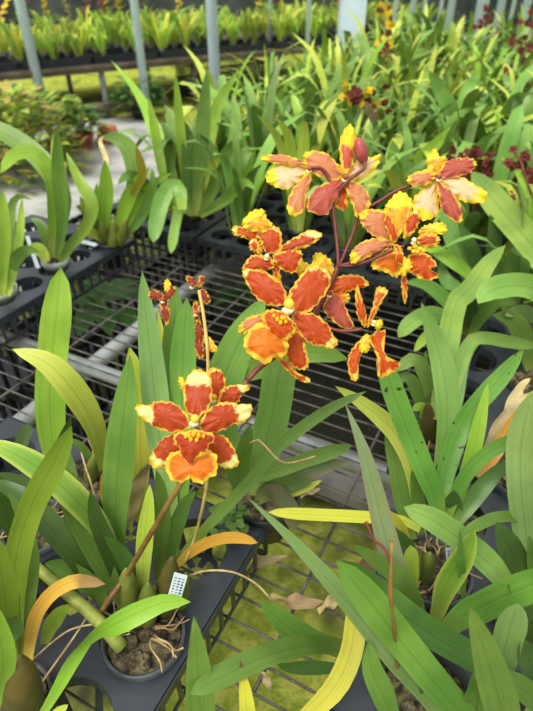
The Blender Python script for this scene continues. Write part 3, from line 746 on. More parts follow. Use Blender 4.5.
# --- bloom 9: narrow bloom in profile, lower right
T = .430
f = flower(pB, (374, 322), T - .006, 2.0, 'column', label='narrow drooping bloom in profile, lowest at the right of the spray')
P_(f, cv, 'petal', 'orange', [(396, 228), (376, 190), (370, 130), (378, 103), (390, 140), (402, 180), (406, 215)], (402, 230), (376, 102), T)
P_(f, cv, 'petal', 'orange', [(405, 222), (423, 160), (436, 110), (467, 120), (452, 152), (432, 190), (414, 226)], (405, 230), (464, 110), T)
P_(f, cv, 'sepal', 'orange', [(392, 262), (363, 290), (348, 330), (358, 382), (380, 382), (382, 330), (400, 288)], (402, 250), (368, 392), T - .002)
P_(f, cv, 'lip', 'yellowp', [(388, 265), (406, 248), (418, 270), (407, 303), (383, 298)], (405, 245), (392, 305), T - .006)
P_(f, cv, 'lip', 'orange', [(418, 250), (460, 238), (453, 280), (468, 320), (503, 333), (497, 352), (465, 372), (438, 373), (432, 310), (416, 280)], (425, 240), (470, 380), T - .006, ruf=.003)
P_(f, cv, 'petal', 'yellowp', [(425, 215), (448, 205), (452, 225), (435, 238)], (418, 225), (455, 215), T - .008)
# --- withered little flowers on the second spike
cv = cvt(120, 260, 3.807); T = .455
for (lab, col, pts) in (
 ('small withered red flower with a yellow hood', (165, 150), [('yellowp', [(170, 120), (168, 85), (182, 72), (196, 95), (186, 122)], (178, 130), (182, 70)), ('dull', [(160, 150), (120, 150), (108, 128), (130, 112), (165, 132)], (165, 145), (108, 120)), ('dull', [(165, 140), (185, 110), (212, 100), (205, 130), (185, 155)], (168, 148), (215, 100)), ('dull', [(150, 150), (175, 150), (190, 200), (180, 250), (160, 215)], (162, 148), (180, 250))]),
 ('small withered flower at the tip of the tan spike', (275, 95), [('dull', [(270, 100), (250, 72), (258, 58), (282, 70), (295, 98)], (285, 105), (252, 56)), ('dull', [(295, 95), (300, 62), (322, 62), (318, 92), (304, 105)], (300, 105), (318, 58)), ('dull', [(300, 118), (322, 112), (345, 150), (330, 170), (308, 150)], (300, 112), (345, 170))]),
 ('shrivelled red flowers hanging along the tan spike', (292, 200), [('dull', [(280, 160), (300, 165), (305, 215), (290, 240), (276, 205)], (295, 160), (288, 242)), ('dull', [(288, 235), (308, 235), (318, 290), (300, 310), (286, 280)], (300, 235), (300, 312)), ('dull', [(288, 300), (315, 300), (322, 360), (302, 378), (286, 345)], (305, 298), (300, 380)), ('skirt', [(315, 290), (338, 290), (372, 338), (350, 350), (325, 325)], (315, 295), (372, 350))])):
    f = flower(pB, (120 + col[0] / 3.807, 260 + col[1] / 3.807), T - .004, 2.0, 'bud', label=lab)
    for m, o_, b_, t_ in pts: P_(f, cv, 'petal', m, o_, b_, t_, T - .003, ruf=.001, bulge=.001)

# ================================================================== OTHER TRACED PLANTS
def plant(label, px, zc, potm, r=.037, h=.055, name='potted_orchid', med=True, cat='orchid', seed=None, group=None):
    c = onz(px[0], px[1], zc); root = thing(name, label, cat, c, group)
    if potm: pot(root, c, r, h, potm, .010)
    if potm and med: medium(root, c, r * .93, seed or int(px[0] * 7 + px[1]), 12, .004)
    return root
# lower left corner plant
pA = plant('orchid at the lower left corner with a fat brown pseudobulb and one orange dying leaf', (6, 712), ZT, 'pot', .040)
leaves(pA, [
 ('fresh', [(16, 668), (14, 640), (12, 600), (18, 550), (32, 505), (54, 463), (72, 425)], 25, .79, dict(tw=.3, prof='strap', fold=.2)),
 ('fresh', [(12, 668), (8, 620), (2, 575), (-8, 530)], 22, .74, dict(tw=.3)),
 ('green', [(22, 664), (26, 610), (30, 560), (22, 520), (8, 490)], 17, .72, dict(tw=.4)),
 ('orange', [(28, 664), (30, 640), (36, 615), (52, 593), (76, 581), (106, 584)], 14, .64, dict(tw=.2, prof='strap')),
 ('dark', [(-20, 650), (-4, 640), (8, 630), (16, 616)], 26, .68, dict(tw=.2, prof='strap')),
 ('fresh', [(-14, 720), (0, 690), (4, 660), (-2, 630), (-10, 600)], 22, .75, dict(tw=.3)),
 ('fresh', [(30, 730), (46, 708), (60, 684), (74, 658), (90, 638), (114, 625), (140, 612), (166, 602), (191, 602)], 23, .66, dict(tw=lambda s: .2 + .9 * math.exp(-((s - .5) / .12) ** 2), prof='paddle', bow=.012)),
 ('fresh', [(44, 644), (50, 628), (58, 615), (70, 604)], 16, .63, dict(tw=.2)),
 ('lime', [(40, 735), (55, 716), (68, 704)], 12, .60, dict(tw=.2)),
])
o = bulb(pA, onz(26, 726, .555), onz(19, 655, .66), .017, 'bulb_brown'); o['label'] = 'fat brown green pseudobulb'
# plant behind it with the upright and the arching leaf
pC = plant('orchid with one tall upright leaf and one leaf arching over the bare wire mesh', (88, 484), ZT, 'pot', .038)
leaves(pC, [
 ('fresh', [(66, 478), (54, 450), (50, 400), (53, 350), (57, 310), (61, 267)], 29, .80, dict(tw=.1, fold=.14, prof='strap')),
 ('lime', [(104, 470), (101, 448), (92, 420), (72, 388), (46, 362), (12, 349)], 27, .80, dict(tw=.2, bow=.03, fold=.12, zb=.62)),
 ('dark', [(56, 472), (58, 450), (66, 430), (71, 416)], 9, .66, dict(tw=.3)),
 ('blue', [(20, 452), (22, 440), (28, 424)], 13, .63, dict(prof='strap')),
 ('green', [(96, 472), (88, 455), (78, 444), (66, 438)], 8, .63, dict()),
 ('gold', [(104, 505), (103, 485), (101, 474)], 7, .62, dict()),
 ('brown', [(128, 530), (134, 500), (142, 475), (150, 462)], 14, .66, dict(ruf=.3)),
])
bulb(pC, onz(90, 480, .56), onz(98, 452, .63), .010, 'bulb'); roots(pC, onz(88, 474, ZT), .045, 9, 8)
mb = MB(); tube(mb, [onz(96, 500, .58), onz(90, 480, .60), onz(84, 462, .60), onz(80, 446, .60)], .0012, 6, 14); mb.build('root', M['root'], pC)
pC2 = plant('small pot of pale roots half hidden under the broad leaves at the left edge', (38, 530), ZT, 'pot', .037, seed=5)
roots(pC2, onz(40, 530, ZT), .06, 12, 14)
leaves(pC2, [('green', [(20, 545), (8, 520), (2, 500), (-8, 470)], 20, .70, dict(tw=.3)), ('green', [(30, 540), (24, 520), (14, 500), (5, 495)], 14, .66, dict(tw=.3)),
             ('blue', [(20, 500), (30, 490), (-4, 474)], 16, .66, dict())])
# bottom centre
pE = plant('orchid at the bottom edge with a broad pointed leaf and a dry-tipped yellow leaf', (225, 770), ZT, 'pot', .038)
leaves(pE, [
 ('pale', [(204, 745), (201, 715), (199, 680), (197, 650), (194, 616)], 31, .77, dict(tw=.1, prof='blade', fold=.15, zb=.60)),
 ('drytip', [(250, 745), (247, 710), (244, 685), (240, 660)], 17, .70, dict(tw=.2, prof='blade', zb=.60)),
])
# lower right: mass of long leaves rising from the bottom
pF = plant('big orchid in the lower right corner with long overlapping strap leaves and a dead stalk', (425, 700), ZT, 'pot_dark', .042)
leaves(pF, [
 ('blue', [(462, 745), (428, 697), (390, 654), (345, 599), (296, 544), (247, 497)], 23, .78, dict(tw=.2, prof='blade', fold=.3)),
 ('green', [(500, 750), (460, 711), (420, 664), (378, 611), (336, 560)], 31, .79, dict(tw=.15, prof='strap', fold=.3)),
 ('dark', [(545, 706), (508, 677), (466, 654), (418, 625), (372, 588), (342, 560)], 28, .75, dict(tw=.2, prof='strap', fold=.3)),
 ('pale', [(512, 750), (503, 712), (488, 660), (478, 630), (470, 605)], 39, .83, dict(tw=.1, prof='blade', fold=.15)),
 ('green', [(444, 634), (460, 618), (493, 601), (533, 584), (560, 572)], 29, .72, dict(tw=.2, prof='strap')),
 ('blue', [(490, 690), (502, 660), (510, 630), (518, 603)], 27, .73, dict(tw=.2, prof='strap')),
 ('limetip', [(434, 624), (446, 586), (463, 556), (474, 528)], 24, .72, dict(tw=.3)),
 ('green', [(463, 612), (463, 590), (461, 560), (460, 530)], 7, .74, dict(tw=.2)),
 ('mauve', [(412, 640), (405, 604), (390, 553), (378, 505), (364, 452), (345, 403)], 25, .83, dict(tw=.1, prof='blade', fold=.16)),
 ('drytip', [(290, 730), (312, 711), (336, 686), (351, 652), (357, 612), (364, 575), (374, 545)], 22, .68, dict(tw=.2, prof='strap', bow=.02)),
 ('green', [(345, 655), (328, 645), (310, 640), (286, 625), (260, 601)], 24, .66, dict(tw=.2)),
 ('green', [(352, 648), (340, 645), (304, 646), (265, 656), (220, 677), (190, 694)], 22, .70, dict(tw=.2, prof='strap', bow=.02)),
 ('dark', [(350, 668), (320, 668), (290, 668), (276, 664)], 13, .62, dict()),
 ('green', [(430, 640), (420, 615), (408, 590), (396, 575), (352, 545)], 20, .74, dict(tw=.3)),
 ('green', [(420, 650), (412, 600), (398, 580), (388, 560)], 20, .69, dict(tw=.3)),
 ('dark', [(440, 720), (432, 690), (420, 660)], 26, .66, dict(tw=.2)),
 ('green', [(470, 740), (478, 700), (476, 670)], 30, .68, dict(tw=.3)),
 ('green', [(400, 740), (385, 700), (372, 670), (368, 640)], 24, .68, dict(tw=.3)),
 ('dark', [(545, 690), (530, 660), (520, 640)], 26, .68, dict(tw=.3)),
 ('green', [(560, 730), (535, 700), (508, 678), (500, 670)], 24, .70, dict(tw=.3)),
])
pxtube(pF, 'dead_stalk', [(398, 680, .46), (395, 636, .37), (391, 600, .335), (391, 565, .33), (392, 542, .328)], lambda s: .0013 + .0003 * math.cos(s * 30), M['stem_brown'])
pxtube(pF, 'dead_stalk', [(390, 562, .330), (384, 548, .329), (374, 540, .329), (366, 522, .329)], lambda s: .0010, M['stem'])
roots(pF, onz(350, 690, .53), .05, 21, 8)
# right edge, near
pR = plant('orchid at the right edge with a broad upright leaf and a dark oval leaf', (530, 612), ZT, 'pot', .040)
leaves(pR, [
 ('blue', [(530, 580), (526, 530), (521, 480), (522, 440), (532, 392)], 28, .78, dict(tw=.2, prof='strap')),
 ('dark', [(524, 590), (516, 562), (506, 540), (496, 522)], 25, .69, dict(tw=.1)),
 ('green', [(560, 520), (533, 518), (499, 517), (470, 530), (462, 542)], 11, .70, dict(tw=.2, prof='strap')),
 ('green', [(532, 590), (532, 560), (529, 535)], 10, .68, dict()),
 ('green', [(540, 640), (530, 620), (522, 600), (508, 585)], 26, .68, dict(tw=.3)),
 ('dark', [(525, 660), (530, 640), (545, 615)], 22, .68, dict()),
])
# plant with the white tag
pT = plant('orchid in dark pot with a white tag and a broad leaf lying toward the corner', (432, 573), ZT + .004, 'pot', .040)
leaves(pT, [
 ('pale', [(516, 596), (503, 580), (488, 562), (462, 540), (433, 520), (403, 507)], 25, .68, dict(tw=.1, prof='strap', zb=.62)),
 ('lime', [(410, 598), (411, 570), (410, 545)], 15, .67, dict(prof='strap')),
 ('yellow', [(420, 530), (400, 520), (360, 517), (320, 515), (282, 513), (268, 512)], 12, .63, dict(prof='strap', zb=.60)),
 ('yellow', [(412, 552), (402, 528), (388, 514), (372, 506)], 9, .66, dict()),
 ('dark', [(420, 560), (406, 545), (398, 536), (390, 530)], 14, .64, dict()),
])
roots(pT, onz(434, 572, ZT + .004), .042, 31, 12)
bulb(pT, onz(410, 582, .56), onz(416, 548, .64), .010); bulb(pT, onz(424, 580, .56), onz(430, 552, .63), .009)
plant_tag(pT, 454, 574, 452, 548, .0062, .60, .635)
# spotted, upright group right of centre
pG = plant('orchid right of centre with tall narrow leaves, some dark-spotted, behind the white tag', (432, 500), ZT, 'pot', .040, seed=77)
leaves(pG, [
 ('spot', [(440, 528), (436, 500), (426, 475), (412, 440), (400, 410), (388, 376), (382, 350)], 22, .80, dict(tw=.2, prof='strap', zb=.60)),
 ('lime', [(418, 515), (412, 470), (400, 440), (386, 423), (363, 404), (335, 386)], 19, .72, dict(tw=.2, zb=.60)),
 ('spot', [(438, 524), (446, 470), (462, 425), (480, 400), (500, 378), (524, 349)], 19, .74, dict(tw=.3, prof='strap', zb=.60)),
 ('fresh', [(455, 516), (464, 480), (472, 455), (479, 425), (488, 383)], 15, .73, dict(tw=.2, zb=.60)),
 ('green', [(448, 520), (455, 495), (472, 467), (499, 446), (533, 436), (560, 430)], 14, .72, dict(tw=.2, prof='strap', zb=.60)),
 ('dark', [(452, 528), (463, 514), (486, 483), (512, 458)], 17, .66, dict(tw=.2, zb=.60)),
 ('dark', [(450, 535), (452, 510), (454, 490)], 20, .64, dict(tw=.2)),
 ('green', [(412, 540), (404, 510), (397, 470), (393, 440), (396, 400)], 17, .70, dict(tw=.3, prof='strap')),
 ('green', [(420, 535), (418, 500), (412, 470)], 14, .66, dict(tw=.3)),
 ('green', [(430, 500), (434, 478), (440, 462)], 9, .64, dict()),
])
pG2 = plant('orchid in grey pot with pale arching leaves in the tray right of the profile bloom', (434, 440), ZT, 'pot', .038, seed=78)
leaves(pG2, [
 ('pale', [(438, 480), (446, 435), (448, 405), (443, 368), (433, 333), (421, 302)], 24, .77, dict(tw=.1, zb=.60, prof='lance')),
 ('pale', [(450, 440), (452, 410), (456, 378), (464, 355), (482, 338)], 20, .67, dict(tw=.2)),
 ('pale', [(452, 400), (468, 345), (486, 338), (510, 342), (540, 347)], 13, .66, dict(tw=.2, prof='strap', zb=.64)),
 ('green', [(424, 430), (420, 400), (410, 380), (400, 378), (390, 390)], 14, .66, dict(tw=.3)),
 ('pale', [(428, 430), (432, 400), (424, 372), (412, 360), (396, 372)], 15, .68, dict(tw=.3, prof='strap')),
 ('fresh', [(430, 436), (428, 418), (420, 408), (412, 410)], 16, .62, dict()),
 ('lime', [(432, 430), (438, 380), (448, 350)], 12, .68, dict()),
 ('pale', [(436, 420), (454, 310), (470, 290), (487, 265), (506, 245)], 21, .72, dict(tw=.2, prof='strap', zb=.62)),
 ('green', [(430, 436), (424, 380), (426, 350)], 12, .68, dict()),
])
bulb(pG2, onz(430, 440, .56), onz(428, 402, .65), .010, 'bulb_brown'); bulb(pG2, onz(440, 442, .56), onz(442, 412, .63), .009)
roots(pG2, onz(438, 440, ZT), .04, 41, 10)
pGx = plant('orchid with one long grey-green leaf sweeping down to the right edge', (530, 385), ZT, 'pot_dark', .036)
leaves(pGx, [
 ('pale', [(575, 300), (533, 245), (503, 211), (486, 190), (471, 171)], 27, .76, dict(tw=.1, prof='strap', zb=.66)),
 ('pale', [(560, 320), (540, 292), (515, 285), (490, 291), (478, 304)], 24, .72, dict(tw=.2, zb=.66, prof='strap')),
 ('green', [(530, 370), (524, 340), (512, 320), (492, 315)], 20, .68, dict(tw=.2)),
 ('blue', [(545, 330), (536, 318), (520, 312), (505, 316)], 15, .68, dict()),
])
o = bulb(pGx, onz(524, 352, .57), onz(528, 322, .64), .012, 'bulb_brown')
pW = plant('withered plant at the right edge with a curled brown leaf and a golden leaf', (520, 480), ZT, 'pot', .038)
leaves(pW, [
 ('brown', [(482, 462), (492, 440), (506, 418), (522, 400), (535, 392)], 14, .63, dict(ruf=.3)),
 ('brown', [(500, 440), (510, 410), (520, 388), (530, 378)], 12, .64, dict(ruf=.3)),
 ('gold', [(478, 478), (492, 458), (506, 434), (520, 415), (532, 404)], 13, .64, dict(prof='strap')),
 ('lime', [(520, 470), (524, 430), (530, 400), (540, 388)], 16, .68, dict()),
 ('yellow', [(512, 470), (518, 430), (536, 412)], 12, .66, dict()),
])
# centre rear of the near tray
pH = plant('low orchid in the middle of the mesh with broad green leaves and a purple-tinged leaf', (266, 500), ZT, 'pot_dark', .040, .05)
leaves(pH, [
 ('green', [(258, 496), (266, 445), (274, 410), (280, 370), (286, 335)], 33, .75, dict(tw=.1, prof='strap', fold=.12)),
 ('pale', [(236, 470), (222, 420), (222, 385), (238, 345), (252, 318), (266, 296)], 38, .78, dict(tw=.2, fold=.15)),
 ('pale', [(220, 440), (206, 405), (222, 380), (262, 367), (308, 352), (349, 359)], 21, .74, dict(tw=.2, fold=.2, prof='strap')),
 ('green', [(250, 494), (252, 480), (272, 472), (300, 462), (330, 452), (352, 446)], 15, .65, dict(tw=.2, prof='strap')),
 ('purple', [(262, 500), (278, 488), (300, 476), (328, 466), (352, 461)], 16, .63, dict(tw=.2)),
 ('dark', [(258, 500), (264, 490), (288, 484), (312, 482)], 16, .61, dict(tw=.2)),
 ('purple', [(258, 500), (272, 492), (288, 505), (296, 530)], 18, .60, dict(tw=.2, prof='strap')),
 ('green', [(244, 490), (242, 460), (246, 440), (250, 424)], 16, .70, dict(tw=.4)),
 ('green', [(240, 494), (232, 470), (234, 450)], 13, .66, dict()),
 ('lime', [(262, 500), (300, 490), (322, 480)], 9, .61, dict()),
])
mb = MB(); tube(mb, [onz(316, 456, .70), onz(300, 461, .72), onz(285, 463, .74), onz(275, 457, .75), onz(266, 447, .76), onz(258, 440, .76), onz(250, 443, .75)], .0010, 6, 18); mb.build('root', M['root'], pH)
mb = MB(); q = random.Random(8)                    # small round-leaved weed seeded in the pot
for i in range(46):
    c = onz(206 + 34 * q.random() + 6, 506 + 28 * q.random(), .575 + .03 * q.random()); a = q.random() * 6.28
    d = Vector((math.cos(a), math.sin(a), .3 * q.random())) * .005; e = d.cross(Z).normalized() * .0045
    mb.add([c - d, c - d * .4 + e, c + d * .5 + e, c + d, c + d * .5 - e, c - d * .4 - e], [(0, 1, 2, 3, 4, 5)])
wd = mb.build('weed', M['weed'], None, False); tag(wd, 'small round-leaved weed growing between the trays behind the yellow arching leaf', 'weed'); wd['kind'] = 'stuff'

# ---- far left tray
pI = [plant('orchid at the left edge on the far tray with two narrow upright leaves', (2, 292), ZT, 'pot_clear', .030),
      plant('orchid with large arching pale leaves on the far left tray, tag beside it', (56, 262), ZT, 'pot_clear', .029),
      plant('clump orchid at the corner of the far left tray with pale fat bulbs', (110, 244), ZT, 'pot_dark', .029),
      plant('orchid behind the corner clump with two long drooping leaves', (176, 216), ZT, 'pot_dark', .032)]
leaves(pI[0], [
 ('fresh', [(2, 296), (3, 260), (4, 225), (2, 188)], 13, .76, dict()),
 ('fresh', [(8, 296), (14, 270), (20, 230), (22, 198)], 9, .70, dict()),
 ('pale', [(2, 290), (8, 240), (12, 205), (20, 196), (32, 200)], 10, .70, dict(tw=.3)),
 ('green', [(4, 290), (14, 262), (26, 250), (40, 252)], 13, .64, dict()),
 ('green', [(0, 290), (-8, 250), (-12, 220)], 12, .70, dict()),
])
leaves(pI[1], [
 ('pale', [(54, 258), (58, 220), (60, 195), (50, 172), (30, 150), (0, 130), (-20, 122)], 20, .80, dict(tw=.3, prof='strap')),
 ('fresh', [(52, 254), (54, 200), (48, 170), (33, 153), (14, 155), (0, 174)], 14, .76, dict(tw=.3, prof='strap')),
 ('green', [(58, 258), (62, 215), (58, 170), (57, 127)], 14, .84, dict(tw=.2)),
 ('blue', [(56, 256), (57, 222), (60, 192), (64, 163)], 15, .74, dict(tw=.2)),
 ('fresh', [(62, 256), (84, 230), (92, 204), (80, 182), (66, 152)], 13, .76, dict(tw=.2)),
 ('lime', [(60, 250), (52, 140), (53, 136)], 6, .78, dict()),
 ('green', [(50, 258), (46, 240), (40, 224), (30, 218)], 11, .64, dict()),
 ('lime', [(48, 262), (40, 250), (30, 244)], 12, .62, dict()),
 ('green', [(60, 262), (70, 246), (76, 232)], 10, .64, dict()),
])
plant_tag(pI[1], 38, 268, 27, 236, .004, .575, .63, False)
leaves(pI[2], [
 ('fresh', [(106, 240), (104, 215), (106, 190), (105, 160)], 15, .76, dict(tw=.1)),
 ('fresh', [(114, 240), (122, 215), (132, 190), (150, 167)], 14, .74, dict(tw=.2)),
 ('fresh', [(116, 240), (128, 222), (142, 196), (158, 180), (174, 172)], 8, .72, dict(tw=.2)),
 ('green', [(100, 240), (96, 222), (84, 210), (76, 206)], 12, .66, dict()),
 ('yellow', [(132, 196), (142, 175), (136, 146)], 9, .80, dict(zb=.68)),
 ('green', [(130, 200), (134, 170), (128, 148), (112, 137), (102, 140)], 18, .78, dict(tw=.2, zb=.66)),
 ('fresh', [(98, 240), (96, 214), (97, 182)], 8, .70, dict()),
 ('brown', [(104, 190), (106, 160), (100, 140), (112, 134)], 5, .74, dict(zb=.66)),
 ('lime', [(104, 240), (90, 232), (76, 228)], 10, .62, dict()),
 ('green', [(122, 238), (136, 214), (140, 186), (134, 168)], 14, .72, dict(tw=.2)),
 ('pale', [(124, 238), (140, 218), (152, 192), (152, 168)], 11, .73, dict(tw=.3)),
 ('lime', [(102, 240), (88, 216), (80, 196)], 9, .68, dict()),
])
for (a, b, r) in (((104, 244), (102, 222), .012), ((112, 246), (114, 216), .015), ((120, 244), (126, 220), .013)): bulb(pI[2], onz(*a, .56), onz(*b, .63), r)
mb = MB(); box(mb, onz(88, 243, .563), BU * .028, BV * .008, Z * .0006); t_ = mb.build('plant_tag', M['tag'], None, False); tag(t_, 'white plant tag lying flat on the far left tray', 'plant tag')
leaves(pI[3], [
 ('green', [(182, 210), (180, 192), (172, 186), (163, 198), (157, 220), (153, 243)], 16, .60, dict(tw=.2, zb=.66, prof='strap')),
 ('green', [(188, 214), (186, 206), (180, 208), (175, 228), (171, 254)], 10, .59, dict(tw=.2, zb=.64, prof='strap')),
 ('fresh', [(180, 214), (168, 170), (150, 118), (134, 88), (111, 60)], 15, .86, dict(tw=.2, prof='blade', zb=.60)),
 ('pale', [(190, 216), (196, 180), (186, 140), (164, 104)], 16, .82, dict(tw=.2, zb=.60)),
 ('green', [(196, 216), (200, 160), (204, 110), (207, 70)], 15, .90, dict(tw=.2, zb=.60)),
 ('fresh', [(198, 214), (204, 170), (216, 110), (240, 68)], 13, .88, dict(tw=.2, zb=.60)),
 ('fresh', [(186, 210), (182, 150), (175, 72)], 10, .90, dict(tw=.2, zb=.60)),
 ('green', [(200, 216), (212, 190), (228, 150), (245, 140)], 14, .76, dict(tw=.3, zb=.60)),
 ('dark', [(192, 216), (190, 180), (188, 140), (184, 120)], 16, .80, dict(tw=.3, zb=.60)),
 ('fresh', [(170, 210), (160, 160), (152, 116), (148, 96)], 10, .84, dict(tw=.3, zb=.60)),
 ('pale', [(194, 214), (222, 176), (236, 128), (232, 92)], 14, .84, dict(tw=.3, zb=.60)),
 ('green', [(184, 212), (168, 180), (170, 140), (160, 120)], 14, .78, dict(tw=.3, zb=.60)),
 ('pale', [(200, 216), (224, 200), (244, 182), (256, 190)], 12, .70, dict(tw=.3, zb=.60)),
 ('lime', [(190, 214), (210, 170), (226, 152)], 10, .74, dict(tw=.3, zb=.60)),
 ('green', [(176, 210), (150, 190), (130, 176), (118, 184)], 14, .72, dict(tw=.3, zb=.60)),
])
bulb(pI[3], onz(182, 218, .56), onz(184, 196, .64), .014); bulb(pI[3], onz(194, 218, .56), onz(198, 194, .64), .014)

# plants standing between the right hand tray and the spray
pM = plant('orchid with broad dark and bright leaves just below the outermost cream and rose bloom', (474, 296), ZT, 'pot_dark', .033)
leaves(pM, [
 ('green', [(474, 292), (466, 262), (455, 236), (440, 212)], 25, .70, dict(tw=.2)),
 ('dark', [(480, 290), (478, 268), (470, 244), (458, 222)], 13, .70, dict(tw=.2)),
 ('fresh', [(478, 294), (470, 276), (450, 260), (430, 248), (412, 250)], 13, .66, dict(tw=.2)),
 ('dark', [(486, 290), (492, 262), (494, 236), (490, 214)], 15, .72, dict(tw=.2)),
 ('pale', [(488, 292), (500, 270), (514, 262), (530, 268)], 14, .64, dict(tw=.2)),
 ('green', [(468, 294), (458, 288), (446, 280), (440, 262)], 13, .62, dict()),
 ('fresh', [(482, 290), (505, 250), (520, 236)], 10, .68, dict()),
])
pN = plant('orchid with a pale leaf pair standing between the profile bloom and the grey pot', (462, 338), ZT, 'pot_dark', .034)
leaves(pN, [
 ('green', [(462, 334), (454, 312), (442, 296), (424, 284), (404, 282)], 14, .66, dict(tw=.2)),
 ('pale', [(458, 336), (448, 320), (430, 314), (412, 322), (398, 338)], 16, .63, dict(tw=.2, prof='strap')),
 ('dark', [(466, 334), (470, 306), (466, 284)], 14, .68, dict()),
 ('green', [(470, 336), (484, 312), (500, 300), (518, 304)], 15, .66, dict(tw=.2)),
 ('fresh', [(456, 334), (440, 330), (426, 338), (414, 352)], 12, .62, dict()),
 ('pale', [(466, 334), (478, 296), (482, 270)], 13, .70, dict()),
])
pO = plant('orchid with one long bright blade leaning up to the right behind the outermost bloom', (398, 215), ZT, 'pot_dark', .033)
leaves(pO, [
 ('fresh', [(398, 210), (412, 172), (432, 148), (458, 122)], 19, .80, dict(tw=.1, prof='blade', zb=.60)),
 ('green', [(404, 212), (396, 170), (392, 140)], 18, .76, dict(zb=.60)),
 ('fresh', [(408, 212), (430, 190), (452, 182)], 14, .66, dict()),
 ('green', [(392, 212), (380, 180), (374, 150), (378, 132)], 17, .74, dict()),
 ('pale', [(400, 212), (418, 196), (424, 176)], 14, .70, dict()),
 ('brown', [(378, 130), (372, 116), (364, 101)], 8, .84, dict(zb=.72)),
])
pQ = plant('orchid whose bright leaf leans toward the right edge above the dark red flower cluster', (476, 168), ZT, 'pot_dark', .033)
leaves(pQ, [
 ('fresh', [(476, 164), (486, 140), (506, 122), (534, 102)], 16, .76, dict(tw=.1, prof='blade', zb=.60)),
 ('green', [(480, 166), (478, 136), (470, 110)], 15, .78, dict(zb=.60)),
 ('dark', [(470, 166), (466, 130), (468, 98)], 13, .80, dict(zb=.60)),
 ('pale', [(472, 166), (456, 124), (440, 92), (428, 70)], 15, .86, dict(zb=.60)),
 ('green', [(482, 166), (500, 150), (520, 146)], 13, .68, dict()),
])

# ================================================================== CROWDED ORCHIDS ON THE REAR OF THE BENCH
def make_orchid(label, seed, nleaf, hmin, hmax, wmin, wmax, mats, loc, group=None, lean=.55, parts=True, flowers=None, cat='orchid', name='potted_orchid', potm='pot_dark', spread=.03, long_spike=.42):
    q = random.Random(seed); loc = Vector(loc)
    wz = lambda p, tan, s: None
    blades = []
    for i in range(nleaf):
        az = 2 * math.pi * (i + q.random() * .8) / nleaf; out = Vector((math.cos(az), math.sin(az), 0))
        L = q.uniform(hmin, hmax); le = lean * q.uniform(.15, 1.0); droop = q.uniform(.0, .75) * L * le * 1.3
        b = loc + out * spread * q.random()
        pts = [b, b + out * L * le * .22 + Z * L * .40, b + out * L * le * .60 + Z * (L * .78 - droop * .25), b + out * L * le * 1.15 + Z * (L * .98 - droop)]
        sdv = out.cross(Z)
        sdv = (sdv + out * q.uniform(-.7, .7) + Z * q.uniform(-.15, .15)).normalized()
        def side(p, tan, s, sdv=sdv):
            sd = (sdv - tan * sdv.dot(tan)).normalized(); return sd, tan.cross(sd) * (1 if tan.cross(sd).z > 0 else -1)
        blades.append((spline(pts, 10), q.uniform(wmin, wmax) * .5, side, q.choice(('lance', 'strap', 'blade')), q.choice(mats)))
    def spike(mb, h, az, mi_stem, mi_fl, n):
        out = Vector((math.cos(az), math.sin(az), 0)); p0 = loc.copy(); p3 = loc + out * h * .35 + Z * h; pts = [p0, loc + out * h * .08 + Z * h * .5, p3]
        tube(mb, pts, .0022, 5, 8, mi_stem)
        for k in range(n):
            s = .55 + .45 * k / n; c = spline(pts, 20)[int(s * 19)] + Vector((q.uniform(-1, 1), q.uniform(-1, 1), q.uniform(-.6, .6))) * .035
            for j in range(5):
                a = 2 * math.pi * j / 5 + k; d = (RGT * math.cos(a) + UPV * math.sin(a)) * .017; e = (RGT * -math.sin(a) + UPV * math.cos(a)) * .007
                mb.add([c, c + d * .6 + e, c + d + Vector((0, -.004, 0)), c + d * .6 - e], [(0, 1, 2, 3)], None, mi_fl)
    if parts:
        root = thing(name, label, cat, loc, group); pot(root, loc, .031, .05, potm, .008)
        for cl, w, sf, pf, m in blades:
            mb = MB(); ribbon(mb, cl, w, sf, pf, .2, 0, .05, q.random() * 6); mb.build('leaf', LM[m], root)
        for k in range(2):
            a = q.random() * 6.28; b = loc + Vector((math.cos(a), math.sin(a), 0)) * .012; bulb(root, b + Z * .002, b + Z * .075 + Vector((math.cos(a), math.sin(a), 0)) * .01, .012)
        if flowers:
            mb = MB(); spike(mb, long_spike, q.random() * 6, 0, 1, flowers[1]); mb.build('flower_spike', [M['stem'], M[flowers[0]]], root)
        return root
    ml = sorted(set(mats)); mb = MB()
    for cl, w, sf, pf, m in blades: ribbon(mb, cl, w, sf, pf, .2, ml.index(m), .05, 1)
    ms = [LM[m] for m in ml]
    lathe(mb, loc, [(.024, -.05), (.032, .008), (.001, .004)], 10, len(ms)); ms.append(M['pot_dark'])
    if flowers:
        ms += [M['stem_green'], M[flowers[0]]]; spike(mb, long_spike, q.random() * 6, len(ms) - 2, len(ms) - 1, flowers[1])
    me_o = mb.build(name, ms, None)
    for v in me_o.data.vertices: v.co -= loc
    me_o.location = loc
    return tag(me_o, label, cat, group)

